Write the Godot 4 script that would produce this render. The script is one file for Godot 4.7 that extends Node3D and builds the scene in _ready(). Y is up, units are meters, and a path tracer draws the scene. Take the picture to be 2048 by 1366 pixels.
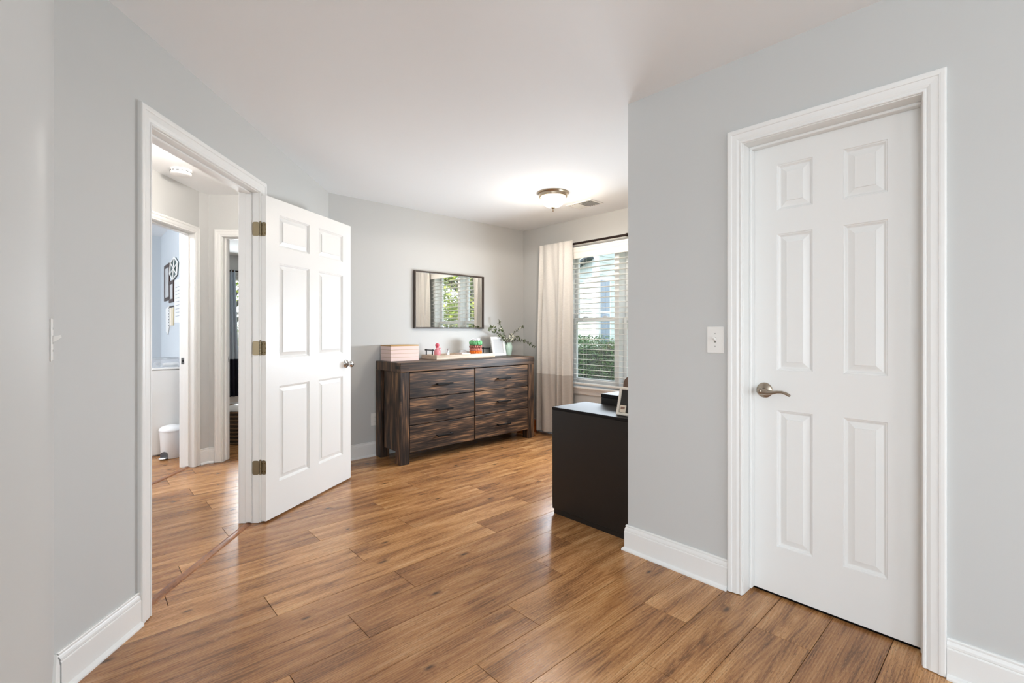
extends Node3D

# Plan coordinates: u runs along the wall behind the dresser, v runs towards it, z is height. Godot x = u, y = z, z = -v.

const UR := 2.229      # face of the wall with the closed door
const VC := 1.482      # outer corner of that wall
const UW := 4.107      # window wall
const VM := 4.252      # mirror wall
const UCL := 1.677     # corner between mirror wall and doorway wall
const ULW := -0.05     # left wall
const CEIL := 2.44
const DWA := 50.42     # angle of the doorway wall in plan, degrees
const WT := 0.116      # partition thickness

var M := {}
var used := {}
var rng := RandomNumberGenerator.new()

# ------------------------------------------------------------------ mesh builder
class MB:
	var v := PackedVector3Array()
	var n := PackedVector3Array()
	var t := PackedVector2Array()
	var c := PackedColorArray()
	var ix := PackedInt32Array()
	var xf := Transform3D.IDENTITY
	var uo := Vector2.ZERO      # uv offset
	var grain := -1             # axis that carries the grain, -1 = widest
	var us := Vector2.ONE       # uv scale, along and across the grain
	func tri(a: Vector3, b: Vector3, d: Vector3, na: Vector3, nb: Vector3, nd: Vector3, ua := Vector2.ZERO, ub := Vector2.ZERO, ud := Vector2.ZERO):
		var s := v.size()
		var flip := (b - a).cross(d - a).dot(na + nb + nd) > 0.0
		v.append(xf * a); v.append(xf * b); v.append(xf * d)
		n.append((xf.basis * na).normalized()); n.append((xf.basis * nb).normalized()); n.append((xf.basis * nd).normalized())
		t.append(ua); t.append(ub); t.append(ud)
		if flip:
			ix.append(s); ix.append(s + 2); ix.append(s + 1)
		else:
			ix.append(s); ix.append(s + 1); ix.append(s + 2)
	func uvp(p: Vector3, nn: Vector3) -> Vector2:
		var a := nn.abs()
		var q: Vector2
		if a.x >= a.y and a.x >= a.z:
			q = Vector2(p.z, p.y) if grain == 2 else Vector2(p.y, p.z)
		elif a.y >= a.z:
			q = Vector2(p.z, p.x) if grain == 2 else Vector2(p.x, p.z)
		else:
			q = Vector2(p.y, p.x) if grain == 1 else Vector2(p.x, p.y)
		return q * us + uo
	func quad(a: Vector3, b: Vector3, d: Vector3, e: Vector3, hint: Vector3):
		var nn := (b - a).cross(d - a)
		if nn.length() < 1e-12:
			nn = (d - a).cross(e - a)
		nn = nn.normalized()
		if nn.dot(hint) < 0.0:
			nn = -nn
		tri(a, b, d, nn, nn, nn, uvp(a, nn), uvp(b, nn), uvp(d, nn))
		tri(a, d, e, nn, nn, nn, uvp(a, nn), uvp(d, nn), uvp(e, nn))
	func box(lo: Vector3, hi: Vector3, ch := 0.0):
		var c0 := (lo + hi) * 0.5
		var k := ch
		var ax: Array[Vector3] = [Vector3.RIGHT, Vector3.UP, Vector3.BACK]
		var h := (hi - lo) * 0.5
		k = minf(k, minf(h.x, minf(h.y, h.z)) * 0.9)
		for i in 3:
			var j := (i + 1) % 3
			var l := (i + 2) % 3
			for s: float in [-1.0, 1.0]:
				var o: Vector3 = c0 + ax[i] * h[i] * s
				var p: Vector3 = ax[j] * (h[j] - k)
				var q: Vector3 = ax[l] * (h[l] - k)
				quad(o - p - q, o + p - q, o + p + q, o - p + q, ax[i] * s)
		if k > 0.0:
			for i in 3:
				var j := (i + 1) % 3
				var l := (i + 2) % 3
				for s: float in [-1.0, 1.0]:
					for r: float in [-1.0, 1.0]:
						var w: Vector3 = ax[i] * (h[i] - k)
						var a1: Vector3 = c0 + ax[j] * h[j] * s + ax[l] * (h[l] - k) * r
						var a2: Vector3 = c0 + ax[j] * (h[j] - k) * s + ax[l] * h[l] * r
						quad(a1 - w, a1 + w, a2 + w, a2 - w, ax[j] * s + ax[l] * r)
			for sx: float in [-1.0, 1.0]:
				for sy: float in [-1.0, 1.0]:
					for sz: float in [-1.0, 1.0]:
						var d := Vector3(sx, sy, sz)
						var a := c0 + Vector3(h.x * sx, (h.y - k) * sy, (h.z - k) * sz)
						var b := c0 + Vector3((h.x - k) * sx, h.y * sy, (h.z - k) * sz)
						var e := c0 + Vector3((h.x - k) * sx, (h.y - k) * sy, h.z * sz)
						tri(a, b, e, d, d, d, uvp(a, d), uvp(b, d), uvp(e, d))
	# a profile (closed polygon) swept along a straight axis, with mitred ends
	func prism(prof: PackedVector2Array, o: Vector3, axis: Vector3, length: float, X: Vector3, Y: Vector3, k0 := Vector2.ZERO, k1 := Vector2.ZERO, caps := true):
		var m := prof.size()
		var area := 0.0
		for i in m:
			area += prof[i].cross(prof[(i + 1) % m])
		var sg := 1.0 if area > 0.0 else -1.0
		var A := PackedVector3Array()
		var B := PackedVector3Array()
		for p in prof:
			A.append(o + X * p.x + Y * p.y + axis * (k0.x * p.x + k0.y * p.y))
			B.append(o + X * p.x + Y * p.y + axis * (length + k1.x * p.x + k1.y * p.y))
		for i in m:
			var j := (i + 1) % m
			var e := prof[j] - prof[i]
			var on := (X * e.y - Y * e.x) * sg
			quad(A[i], A[j], B[j], B[i], on)
		if caps:
			var tr := Geometry2D.triangulate_polygon(prof)
			for i in range(0, tr.size(), 3):
				var a := tr[i]; var b := tr[i + 1]; var d := tr[i + 2]
				tri(A[a], A[b], A[d], -axis, -axis, -axis)
				tri(B[a], B[b], B[d], axis, axis, axis)
	# profile of (radius, height) turned round an axis
	func lathe(prof: PackedVector2Array, o: Vector3, up: Vector3, seg := 24, sx := 1.0, sy := 1.0):
		up = up.normalized()
		var side := up.cross(Vector3(0.31, 0.17, 0.93)).normalized()
		if absf(up.y) > 0.99:
			side = Vector3.RIGHT
		var fw := side.cross(up).normalized()
		var m := prof.size()
		for i in m - 1:
			var e := prof[i + 1] - prof[i]
			if e.length() < 1e-7:
				continue
			var nn := [Vector2(e.y, -e.x).normalized(), Vector2(e.y, -e.x).normalized()]
			for w in 2:      # smooth across shallow bends
				var q := i - 1 if w == 0 else i + 1
				if q >= 0 and q < m - 1:
					var e2 := prof[q + 1] - prof[q]
					var n2 := Vector2(e2.y, -e2.x).normalized()
					if n2.dot(nn[w]) > 0.6:
						nn[w] = (n2 + nn[w]).normalized()
			for s in seg:
				var P := []
				var N := []
				for w in 2:
					for r in 2:
						var an := TAU * float(s + r) / seg
						var d := side * cos(an) * sx + fw * sin(an) * sy
						var dn := side * cos(an) / sx + fw * sin(an) / sy
						P.append(o + d * prof[i + w].x + up * prof[i + w].y)
						N.append((dn.normalized() * nn[w].x + up * nn[w].y).normalized())
				var u0 := Vector2(float(s) / seg, float(i) / m) * us + uo
				var u1 := Vector2(float(s + 1) / seg, float(i + 1) / m) * us + uo
				tri(P[0], P[1], P[3], N[0], N[1], N[3], u0, Vector2(u1.x, u0.y), u1)
				tri(P[0], P[3], P[2], N[0], N[3], N[2], u0, u1, Vector2(u0.x, u1.y))
	# a round tube along a path; radii may be one number or one per point
	func tube(path: PackedVector3Array, radii: Array, seg := 8, flat := 1.0):
		var m := path.size()
		var rings := []
		var norms := []
		var ref := Vector3.UP
		for i in m:
			var d := (path[mini(i + 1, m - 1)] - path[maxi(i - 1, 0)]).normalized()
			if absf(d.dot(ref)) > 0.95:
				ref = Vector3(0.9, 0.1, 0.4).normalized()
			var sx := d.cross(ref).normalized()
			var sy := sx.cross(d).normalized()
			ref = sy
			var r: float = radii[i] if radii.size() > 1 else radii[0]
			var ring := PackedVector3Array()
			var nr := PackedVector3Array()
			for s in seg:
				var an := TAU * s / seg
				ring.append(path[i] + sx * cos(an) * r * flat + sy * sin(an) * r)
				nr.append((sx * cos(an) / flat + sy * sin(an)).normalized())
			rings.append(ring); norms.append(nr)
		for i in m - 1:
			for s in seg:
				var q := (s + 1) % seg
				tri(rings[i][s], rings[i][q], rings[i + 1][q], norms[i][s], norms[i][q], norms[i + 1][q])
				tri(rings[i][s], rings[i + 1][q], rings[i + 1][s], norms[i][s], norms[i + 1][q], norms[i + 1][s])
		for w in 2:
			var k := 0 if w == 0 else m - 1
			var d := (path[0] - path[1]).normalized() if w == 0 else (path[m - 1] - path[m - 2]).normalized()
			for s in seg:
				tri(path[k], rings[k][s], rings[k][(s + 1) % seg], d, d, d)
	func ball(o: Vector3, r: Vector3, seg := 16, rows := 8):
		for i in rows:
			for s in seg:
				var P := []
				for q: Vector2i in [Vector2i(0, 0), Vector2i(1, 0), Vector2i(1, 1), Vector2i(0, 1)]:
					var a := PI * (float(i + q.y) / rows - 0.5)
					var b := TAU * float(s + q.x) / seg
					P.append(Vector3(cos(a) * cos(b), sin(a), cos(a) * sin(b)))
				tri(o + P[0] * r, o + P[1] * r, o + P[2] * r, P[0] / r, P[1] / r, P[2] / r)
				tri(o + P[0] * r, o + P[2] * r, o + P[3] * r, P[0] / r, P[2] / r, P[3] / r)
	func mesh() -> ArrayMesh:
		var a := []
		a.resize(Mesh.ARRAY_MAX)
		a[Mesh.ARRAY_VERTEX] = v
		a[Mesh.ARRAY_NORMAL] = n
		a[Mesh.ARRAY_TEX_UV] = t
		if c.size() == v.size():
			a[Mesh.ARRAY_COLOR] = c
		a[Mesh.ARRAY_INDEX] = ix
		var am := ArrayMesh.new()
		am.add_surface_from_arrays(Mesh.PRIMITIVE_TRIANGLES, a)
		return am

# ------------------------------------------------------------------ helpers
func P(u: float, v: float, z := 0.0) -> Vector3:
	return Vector3(u, z, -v)

func frame(u: float, v: float, deg: float, z := 0.0) -> Transform3D:   # local x along the plan angle, y up, z to the right-hand side of it
	return Transform3D(Basis(Vector3.UP, deg_to_rad(deg)), P(u, v, z))

func numbered(called: String) -> String:
	if not used.has(called):
		used[called] = 0
		return called
	used[called] += 1
	return "%s_%03d" % [called, used[called]]

func tag(o: Node, label: String, category: String, group := "", kind := ""):
	o.set_meta("label", label)
	o.set_meta("category", category)
	if group != "":
		o.set_meta("group", group)
	if kind != "":
		o.set_meta("kind", kind)
	return o

func thing(called: String, label: String, category: String, xf: Transform3D, group := "", kind := "") -> Node3D:
	var o := Node3D.new()
	o.name = numbered(called)
	o.transform = xf
	add_child(o)
	tag(o, label, category, group, kind)
	return o

func put(called: String, mesh: Mesh, m: Material, parent: Node3D = null, at := Transform3D.IDENTITY) -> MeshInstance3D:   # mesh in world coordinates
	var o := MeshInstance3D.new()
	o.mesh = mesh
	o.material_override = m
	var up: Node3D = self if parent == null else parent
	o.name = numbered(called) if parent == null else called
	up.add_child(o, true)
	o.transform = world_of(up).affine_inverse() * at
	return o

func world_of(n: Node3D) -> Transform3D:
	var x := Transform3D.IDENTITY
	while n != self and n != null:
		x = n.transform * x
		n = n.get_parent() as Node3D
	return x

func obj(called: String, mb: MB, m: Material, parent: Node3D = null) -> MeshInstance3D:
	return put(called, mb.mesh(), m, parent)

func B(xf := Transform3D.IDENTITY, grain := -1, uo := Vector2.ZERO, us := Vector2.ONE) -> MB:
	var b := MB.new()
	b.xf = xf; b.grain = grain; b.uo = uo; b.us = us
	return b

func bx(u0: float, u1: float, v0: float, v1: float, z0: float, z1: float, ch := 0.0, grain := -1, uo := Vector2.ZERO, us := Vector2(1.2, 4.0)) -> MB:   # a box in plan coordinates
	var lo := Vector3(u0, z0, -v1)
	var hi := Vector3(u1, z1, -v0)
	if grain >= 0:      # keep the whole length of a board inside one repeat of its texture
		var room := maxf(0.0, 0.96 - (hi[grain] - lo[grain]) * us.x)
		uo.x = 0.02 + fposmod(uo.x * 7.31, 1.0) * room - lo[grain] * us.x
	var b := B(Transform3D.IDENTITY, grain, uo, us)
	b.box(lo, hi, ch)
	return b

func pv(a: Array) -> PackedVector2Array:
	var o := PackedVector2Array()
	for i in range(0, a.size(), 2):
		o.append(Vector2(a[i], a[i + 1]))
	return o

func mat(col: Color, rough := 0.5, metal := 0.0, spec := 0.5) -> StandardMaterial3D:
	var m := StandardMaterial3D.new()
	m.albedo_color = col
	m.roughness = rough
	m.metallic = metal
	m.metallic_specular = spec
	return m

func glass(col: Color, alpha: float, rough := 0.02) -> StandardMaterial3D:
	var m := mat(Color(col, alpha), rough)
	m.transparency = BaseMaterial3D.TRANSPARENCY_ALPHA
	return m

# ------------------------------------------------------------------ textures
func gray(w: int, h: int, stretch: int, freq: float, sd: int, oct := 3) -> PackedByteArray:   # noise stretched along x
	var f := FastNoiseLite.new()
	f.noise_type = FastNoiseLite.TYPE_SIMPLEX_SMOOTH
	f.seed = sd
	f.frequency = freq
	f.fractal_octaves = oct
	var im := f.get_seamless_image(maxi(16, int(w / float(stretch))), h, false, false, 0.12, true)
	im.convert(Image.FORMAT_L8)
	if im.get_width() != w:
		im.resize(w, h, Image.INTERPOLATE_CUBIC)
	return im.get_data()

func wood(w: int, h: int, sd: int, tones: Array, mm: Vector2, knots: Array, look: Array) -> Array:   # mm: size of the texture; look: blotch amount, blotch size mm, streak amount, streak size mm, ring amount, pore amount
	var sy := h / mm.y      # pixels per millimetre across
	var sx := w / mm.x
	var warp := gray(w, h, maxi(1, int(14.0 * sx / sy)), 0.010 / sy * 1.6, sd, 2)
	var fib := gray(w, h, maxi(1, int(40.0 * sx / sy)), 0.16 / sy, sd + 1, 3)
	var por := gray(w, h, maxi(1, int(14.0 * sx / sy)), 0.42 / sy, sd + 2, 2)
	var blo := gray(w, h, maxi(1, int(9.0 * sx / sy)), 1.0 / (look[1] * sy), sd + 3, 2)
	var stk := gray(w, h, maxi(1, int(22.0 * sx / sy)), 1.0 / (look[3] * sy), sd + 4, 3)
	var r2 := RandomNumberGenerator.new()
	r2.seed = sd
	var yc := r2.randf_range(-0.2, 0.9)
	var xc := r2.randf_range(0.0, 1.0)
	var out := PackedByteArray()
	out.resize(w * h * 3)
	var hi := PackedByteArray()
	hi.resize(w * h)
	var c0: Color = tones[0]; var c1: Color = tones[1]; var c2: Color = tones[2]; var c3: Color = tones[3]
	var ba: float = look[0]; var sa: float = look[2]; var ra: float = look[4]; var pa: float = look[5]
	var i := 0
	for y in h:
		var Y := (float(y) / h - yc) * mm.y
		for x in w:
			var X := (float(x) / w - xc) * mm.x * 0.055
			var kd := 0.0
			var rr := sqrt(Y * Y + X * X)
			for k: Vector3 in knots:
				var dx := (float(x) / w - k.x) * mm.x / 2.6
				var dy := (float(y) / h - k.y) * mm.y
				var q := (dx * dx + dy * dy) / (k.z * k.z)
				if q < 12.0:
					kd = maxf(kd, exp(-q * 1.3))
					rr += exp(-q * 0.35) * 26.0
			var ring := 0.5 + 0.5 * sin(rr * 0.62 + warp[i] * 0.045)
			var f := fib[i] / 255.0
			var tt := clampf(0.5 + (blo[i] / 255.0 - 0.5) * ba + (stk[i] / 255.0 - 0.5) * sa + (f - 0.5) * 0.35 + (ring - 0.5) * ra, 0.0, 1.0)
			var cc: Color
			if tt < 0.35:
				cc = c0.lerp(c1, tt / 0.35)
			elif tt < 0.68:
				cc = c1.lerp(c2, (tt - 0.35) / 0.33)
			else:
				cc = c2.lerp(c3, (tt - 0.68) / 0.32)
			var pz := por[i] / 255.0
			if pz > 0.66:
				cc = cc.lerp(c3, (pz - 0.66) * 1.5 * pa)
			elif pz < 0.30:
				cc = cc * (1.0 - (0.30 - pz) * 0.9 * pa)
			if kd > 0.0:
				cc = cc.lerp(c0 * 0.5, kd * 0.8)
			out[i * 3] = int(clampf(cc.r, 0, 1) * 255.0)
			out[i * 3 + 1] = int(clampf(cc.g, 0, 1) * 255.0)
			out[i * 3 + 2] = int(clampf(cc.b, 0, 1) * 255.0)
			hi[i] = int(clampf(0.5 + (f - 0.5) * 0.5 + (pz - 0.5) * 0.5 + (ring - 0.5) * 0.15, 0, 1) * 255.0)
			i += 1
	var a := Image.create_from_data(w, h, false, Image.FORMAT_RGB8, out)
	var nm := Image.create_from_data(w, h, false, Image.FORMAT_L8, hi)
	nm.convert(Image.FORMAT_RGBA8)
	nm.bump_map_to_normal_map(2.0)
	return [ImageTexture.create_from_image(a), ImageTexture.create_from_image(nm)]

func wood_mat(tx: Array, tint: Color, rough: float, bump: float, spec := 0.5) -> StandardMaterial3D:
	var m := mat(tint, rough, 0.0, spec)
	m.albedo_texture = tx[0]
	m.normal_enabled = bump > 0.0
	if bump > 0.0:
		m.normal_texture = tx[1]
		m.normal_scale = bump
	return m

func cloth_tex(w: int, h: int, sd: int, amount: float) -> ImageTexture:
	var a := gray(w, h, 8, 0.25, sd, 2)
	var f := FastNoiseLite.new()
	f.seed = sd + 5; f.frequency = 0.2
	var im := f.get_image(w, h, false, false, true)
	var b := im.get_data()
	var o := PackedByteArray()
	o.resize(w * h)
	for i in w * h:
		o[i] = int(clampf(1.0 - amount * (0.6 * (1.0 - a[i] / 255.0) + 0.4 * (1.0 - b[i] / 255.0)), 0, 1) * 255.0)
	return ImageTexture.create_from_image(Image.create_from_data(w, h, false, Image.FORMAT_L8, o))

# ------------------------------------------------------------------ the scene
func _ready():
	rng.seed = 7
	lighting()
	materials()
	shell()
	floors()
	trims()
	doors()
	window_main()
	dresser()
	dresser_top()
	nook()
	hall_side()
	outside()

func lighting():
	var cam := Camera3D.new()
	cam.name = "camera"
	cam.projection = Camera3D.PROJECTION_FRUSTUM
	cam.near = 0.04
	cam.far = 200.0
	cam.keep_aspect = Camera3D.KEEP_HEIGHT
	cam.size = 2.0 * cam.near * 683.0 / 949.5
	cam.frustum_offset = Vector2(0.0, -cam.near * 21.5 / 949.5)
	cam.position = Vector3(0, 1.2, 0)
	cam.rotation.y = deg_to_rad(-(90.0 - 47.35))
	add_child(cam)
	cam.current = true

	var we := WorldEnvironment.new()
	we.name = "environment"
	var e := Environment.new()
	e.background_mode = Environment.BG_SKY
	var sky := Sky.new()
	var sm := ProceduralSkyMaterial.new()
	sm.sky_top_color = Color(0.74, 0.80, 0.87)
	sm.sky_horizon_color = Color(0.92, 0.94, 0.965)
	sm.ground_horizon_color = Color(0.62, 0.64, 0.62)
	sm.ground_bottom_color = Color(0.30, 0.32, 0.28)
	sm.sky_energy_multiplier = 1.5
	sm.ground_energy_multiplier = 0.8
	sky.sky_material = sm
	e.sky = sky
	e.tonemap_mode = Environment.TONE_MAPPER_LINEAR
	e.tonemap_exposure = 2.02
	e.sdfgi_enabled = true
	e.ssao_enabled = true
	e.ssil_enabled = true
	we.environment = e
	add_child(we)

	var sun := DirectionalLight3D.new()
	sun.name = "sun"
	sun.light_color = Color(1.0, 0.95, 0.86)
	sun.light_energy = 1.15
	sun.light_angular_distance = 0.6
	sun.shadow_enabled = true
	sun.sky_mode = DirectionalLight3D.SKY_MODE_LIGHT_ONLY
	add_child(sun)
	sun.look_at_from_position(P(-7, 6, 9), P(0, 0, 0))

	# daylight through the bedroom windows behind the camera, and the nursery window
	daylight("daylight_rear", P(-1.7, -3.5, 1.35), P(-1.0, 0, 2.6), Vector2(1.6, 1.4), Color(0.91, 0.96, 1.0), 1.8)
	daylight("daylight_rear", P(1.0, -3.5, 1.35), P(0.6, 0, 2.6), Vector2(1.6, 1.4), Color(0.91, 0.96, 1.0), 2.6)
	daylight("daylight_side", P(-3.5, -1.4, 1.35), P(1.0, 0.7, 2.6), Vector2(1.6, 1.4), Color(0.91, 0.96, 1.0), 6.1)
	daylight("daylight_nook", P(UW - 0.26, 2.86, 1.10), P(UW - 2.26, 2.80, 0.78), Vector2(1.25, 0.15), Color(0.91, 0.955, 1.0), 2.25)
	daylight("daylight_hall", P(-0.90, 2.15, 1.3), P(0.9, 3.9, 1.2), Vector2(0.8, 1.5), Color(0.98, 0.985, 1.0), 0.62)
	daylight("daylight_far", P(2.3, 8.6, 1.45), P(2.0, 5.0, 1.3), Vector2(0.8, 1.1), Color(0.95, 0.98, 1.0), 2.0)
	daylight("daylight_nursery", P(-3.4, 6.6, 1.4), P(0, 6.6, 1.3), Vector2(1.5, 1.4), Color(0.95, 0.97, 1.0), 5.5)

func daylight(called: String, at: Vector3, to: Vector3, size: Vector2, col: Color, energy: float):
	var a := AreaLight3D.new()
	a.name = numbered(called)
	a.area_size = size
	a.light_color = col
	a.light_energy = energy
	a.area_normalize_energy = true
	a.shadow_enabled = true
	a.area_range = 30.0
	add_child(a)
	a.look_at_from_position(at, to)

func bulb(called: String, at: Vector3, col: Color, energy: float, size: float):
	var l := OmniLight3D.new()
	l.name = called
	l.light_color = col
	l.light_energy = energy
	l.light_size = size
	l.omni_range = 30.0
	l.omni_attenuation = 2.0
	l.shadow_enabled = true
	add_child(l)
	l.position = at

func materials():
	M.wall = mat(Color(0.805, 0.805, 0.795), 0.62, 0, 0.35)
	M.ceil = mat(Color(0.965, 0.97, 0.972), 0.9, 0, 0.2)
	M.nursery = mat(Color(0.76, 0.785, 0.805), 0.7, 0, 0.3)
	M.trim = mat(Color(0.94, 0.937, 0.925), 0.34, 0, 0.5)
	M.door = mat(Color(0.945, 0.942, 0.93), 0.38, 0, 0.5)
	M.white = mat(Color(0.93, 0.925, 0.91), 0.3)
	M.plastic = mat(Color(0.93, 0.93, 0.93), 0.28)
	M.plate = mat(Color(0.94, 0.93, 0.91), 0.3)
	M.nickel = mat(Color(0.66, 0.61, 0.55), 0.30, 1.0)
	M.chrome = mat(Color(0.78, 0.77, 0.76), 0.22, 1.0)
	M.brass = mat(Color(0.58, 0.53, 0.43), 0.48, 1.0)
	M.bronze = mat(Color(0.16, 0.11, 0.09), 0.4, 0.6)
	M.black_metal = mat(Color(0.055, 0.05, 0.05), 0.45, 0.4)
	M.black_wood = mat(Color(0.085, 0.07, 0.062), 0.42, 0, 0.5)
	M.dark = mat(Color(0.03, 0.027, 0.025), 0.8)
	M.mirror = mat(Color(0.94, 0.95, 0.95), 0.012, 1.0)
	M.pane = glass(Color(0.9, 0.97, 0.95), 0.06)
	M.blind = mat(Color(0.93, 0.92, 0.90), 0.4)
	M.cord = mat(Color(0.86, 0.85, 0.82), 0.8)
	var r2 := mat(Color(0.26, 0.21, 0.175), 0.5)
	M.frame_wood = r2
	# floor boards: six textures, each in three tints
	var ft := [Color(0.485, 0.325, 0.19), Color(0.675, 0.472, 0.292), Color(0.78, 0.57, 0.367), Color(0.86, 0.68, 0.485)]
	M.floor = []
	var kn := [[Vector3(0.3, 0.45, 11)], [Vector3(0.62, 0.5, 8)], [Vector3(0.72, 0.6, 9), Vector3(0.15, 0.25, 6)], [Vector3(0.55, 0.35, 12)], [], [Vector3(0.85, 0.65, 8)]]
	for i in 6:
		var tx := wood(1536, 250, 100 + i * 17, ft, Vector2(1220, 198), kn[i], [0.75, 90.0, 0.28, 16.0, 0.26, 2.4])
		for tint: Color in [Color(1, 1, 1), Color(0.90, 0.88, 0.87), Color(0.95, 0.94, 0.92)]:
			M.floor.append(wood_mat(tx, tint, 0.24, 0.30, 0.5))
	# the dresser's charcoal-brown boards
	var dt := [Color(0.088, 0.074, 0.068), Color(0.195, 0.148, 0.120), Color(0.325, 0.242, 0.182), Color(0.57, 0.425, 0.295)]
	M.rustic = []
	var kd := [[Vector3(0.4, 0.55, 7)], [Vector3(0.75, 0.3, 7), Vector3(0.3, 0.8, 5)], [Vector3(0.2, 0.7, 6), Vector3(0.6, 0.35, 6)]]
	for i in 3:
		var tx := wood(1024, 340, 300 + i * 29, dt, Vector2(800, 256), kd[i], [0.75, 70.0, 0.95, 15.0, 0.10, 0.5])
		M.rustic.append(wood_mat(tx, Color(1, 1, 1), 0.48, 0.25))
	var tt := wood(512, 128, 411, [Color(0.66, 0.57, 0.47), Color(0.78, 0.70, 0.61), Color(0.85, 0.78, 0.70), Color(0.92, 0.87, 0.80)], Vector2(800, 250), [], [0.6, 60.0, 0.6, 14.0, 0.2, 0.6])
	M.pale_wood = wood_mat(tt, Color(1, 1, 1), 0.6, 0.3)
	var ow := wood(512, 128, 433, [Color(0.45, 0.20, 0.05), Color(0.66, 0.33, 0.10), Color(0.74, 0.42, 0.15), Color(0.82, 0.52, 0.24)], Vector2(800, 250), [], [0.6, 60.0, 0.6, 14.0, 0.2, 0.4])
	M.orange_wood = wood_mat(ow, Color(1, 1, 1), 0.4, 0.2)
	var ct := cloth_tex(256, 256, 51, 0.09)
	M.curtain = mat(Color(0.955, 0.94, 0.915), 0.85, 0, 0.2)
	M.curtain.albedo_texture = ct
	M.curtain.backlight_enabled = true
	M.curtain.backlight = Color(0.30, 0.28, 0.25)
	M.curtain_band = mat(Color(0.80, 0.77, 0.735), 0.45, 0, 0.5)
	M.curtain_band.albedo_texture = ct

	M.strip = wood_mat([M.floor[0].albedo_texture, M.floor[0].normal_texture], Color(0.80, 0.73, 0.72), 0.28, 0.2)
	M.rustic_dark = wood_mat([M.rustic[0].albedo_texture, M.rustic[0].normal_texture], Color(0.55, 0.55, 0.58), 0.5, 0.4)
	M.brass_dark = mat(Color(0.42, 0.34, 0.20), 0.4, 1.0)
	M.switch_slot = mat(Color(0.45, 0.43, 0.38), 0.6)
	M.screw = mat(Color(0.72, 0.71, 0.69), 0.4)
	M.pink_paper = mat(Color(0.935, 0.835, 0.80), 0.7)
	M.gilt = mat(Color(0.72, 0.56, 0.34), 0.45, 0.5)
	M.pink_glass = glass(Color(0.96, 0.60, 0.64), 0.80, 0.1)
	M.deep_pink = mat(Color(0.87, 0.36, 0.43), 0.25)
	M.clear = glass(Color(0.85, 0.88, 0.86), 0.35, 0.05)
	M.acrylic = glass(Color(0.93, 0.90, 0.92), 0.22, 0.08)
	M.grey_acrylic = glass(Color(0.80, 0.82, 0.85), 0.20, 0.08)
	M.cream = mat(Color(0.90, 0.86, 0.80), 0.6)
	M.cream_pink = mat(Color(0.93, 0.86, 0.82), 0.5)
	M.frost = mat(Color(0.84, 0.85, 0.86), 0.4)
	M.blue_grey = mat(Color(0.62, 0.66, 0.72), 0.3)
	M.s_orange = mat(Color(0.93, 0.45, 0.06), 0.7)
	M.s_pink = mat(Color(0.80, 0.52, 0.47), 0.8)
	M.s_green = mat(Color(0.45, 0.74, 0.50), 0.6)
	M.s_leopard = mat(Color(1, 1, 1), 0.8)
	M.s_leopard.albedo_texture = leopard()
	M.silver_print = mat(Color(0.78, 0.78, 0.78), 0.25)
	M.mint = mat(Color(0.77, 0.86, 0.79), 0.25)
	M.twig = mat(Color(0.25, 0.24, 0.14), 0.8)
	M.leaf = mat(Color(0.30, 0.36, 0.17), 0.55)
	M.blossom = mat(Color(0.92, 0.91, 0.84), 0.7)
	M.black_top = mat(Color(0.10, 0.092, 0.09), 0.60, 0, 0.30)
	M.dark_photo = mat(Color(0.10, 0.08, 0.07), 0.25)
	M.card = mat(Color(0.88, 0.82, 0.74), 0.7)
	M.card_print = mat(Color(0.55, 0.42, 0.36), 0.7)
	M.taupe = mat(Color(0.42, 0.34, 0.29), 0.7)
	M.lamp_nickel = mat(Color(0.72, 0.66, 0.58), 0.28, 1.0)
	M.glow = mat(Color(0.95, 0.93, 0.90), 0.4)
	M.glow.emission_enabled = true
	M.glow.emission = Color(1.0, 0.95, 0.88)
	M.glow.emission_energy_multiplier = 1.6
	M.lamp_energy = 0.19
	M.hall_energy = 0.30
	M.vent_dark = mat(Color(0.22, 0.22, 0.22), 0.9)
	M.steel = mat(Color(0.70, 0.71, 0.72), 0.3, 0.8)
	M.steel_dark = mat(Color(0.38, 0.38, 0.39), 0.5)
	M.teal_jar = mat(Color(0.62, 0.80, 0.80), 0.4)
	M.teal_dark = mat(Color(0.30, 0.38, 0.38), 0.7)
	M.grey_print = mat(Color(0.62, 0.63, 0.66), 0.8)
	M.beige = mat(Color(0.74, 0.68, 0.55), 0.8)
	M.wicker = mat(Color(0.46, 0.36, 0.26), 0.75)
	M.wicker_dark = mat(Color(0.24, 0.18, 0.13), 0.8)
	M.navy = mat(Color(0.06, 0.07, 0.14), 0.8)
	M.curtain_cool = mat(Color(0.72, 0.76, 0.80), 0.85)
	M.frame_brown = mat(Color(0.22, 0.13, 0.10), 0.45)
	M.lawn = mat(Color(0.36, 0.46, 0.20), 0.95)
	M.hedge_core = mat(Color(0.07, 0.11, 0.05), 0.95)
	M.siding = mat(Color(0.80, 0.83, 0.82), 0.6)
	M.trim_out = mat(Color(0.92, 0.93, 0.93), 0.5)
	M.roof = mat(Color(0.20, 0.23, 0.28), 0.9)
	M.far_pane = mat(Color(0.45, 0.52, 0.60), 0.15)
	M.bark = mat(Color(0.20, 0.16, 0.13), 0.9)
	for q: Array in [["hedge_leaf", Color(0.20, 0.36, 0.13)], ["leaf_sun", Color(0.62, 0.68, 0.26)], ["leaf_dark", Color(0.13, 0.27, 0.13)], ["leaf_mid", Color(0.28, 0.45, 0.20)]]:
		var lm := mat(q[1], 0.6)
		lm.vertex_color_use_as_albedo = true
		lm.backlight_enabled = true
		lm.backlight = Color(q[1].r, q[1].g, q[1].b) * 0.5
		M[q[0]] = lm

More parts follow.
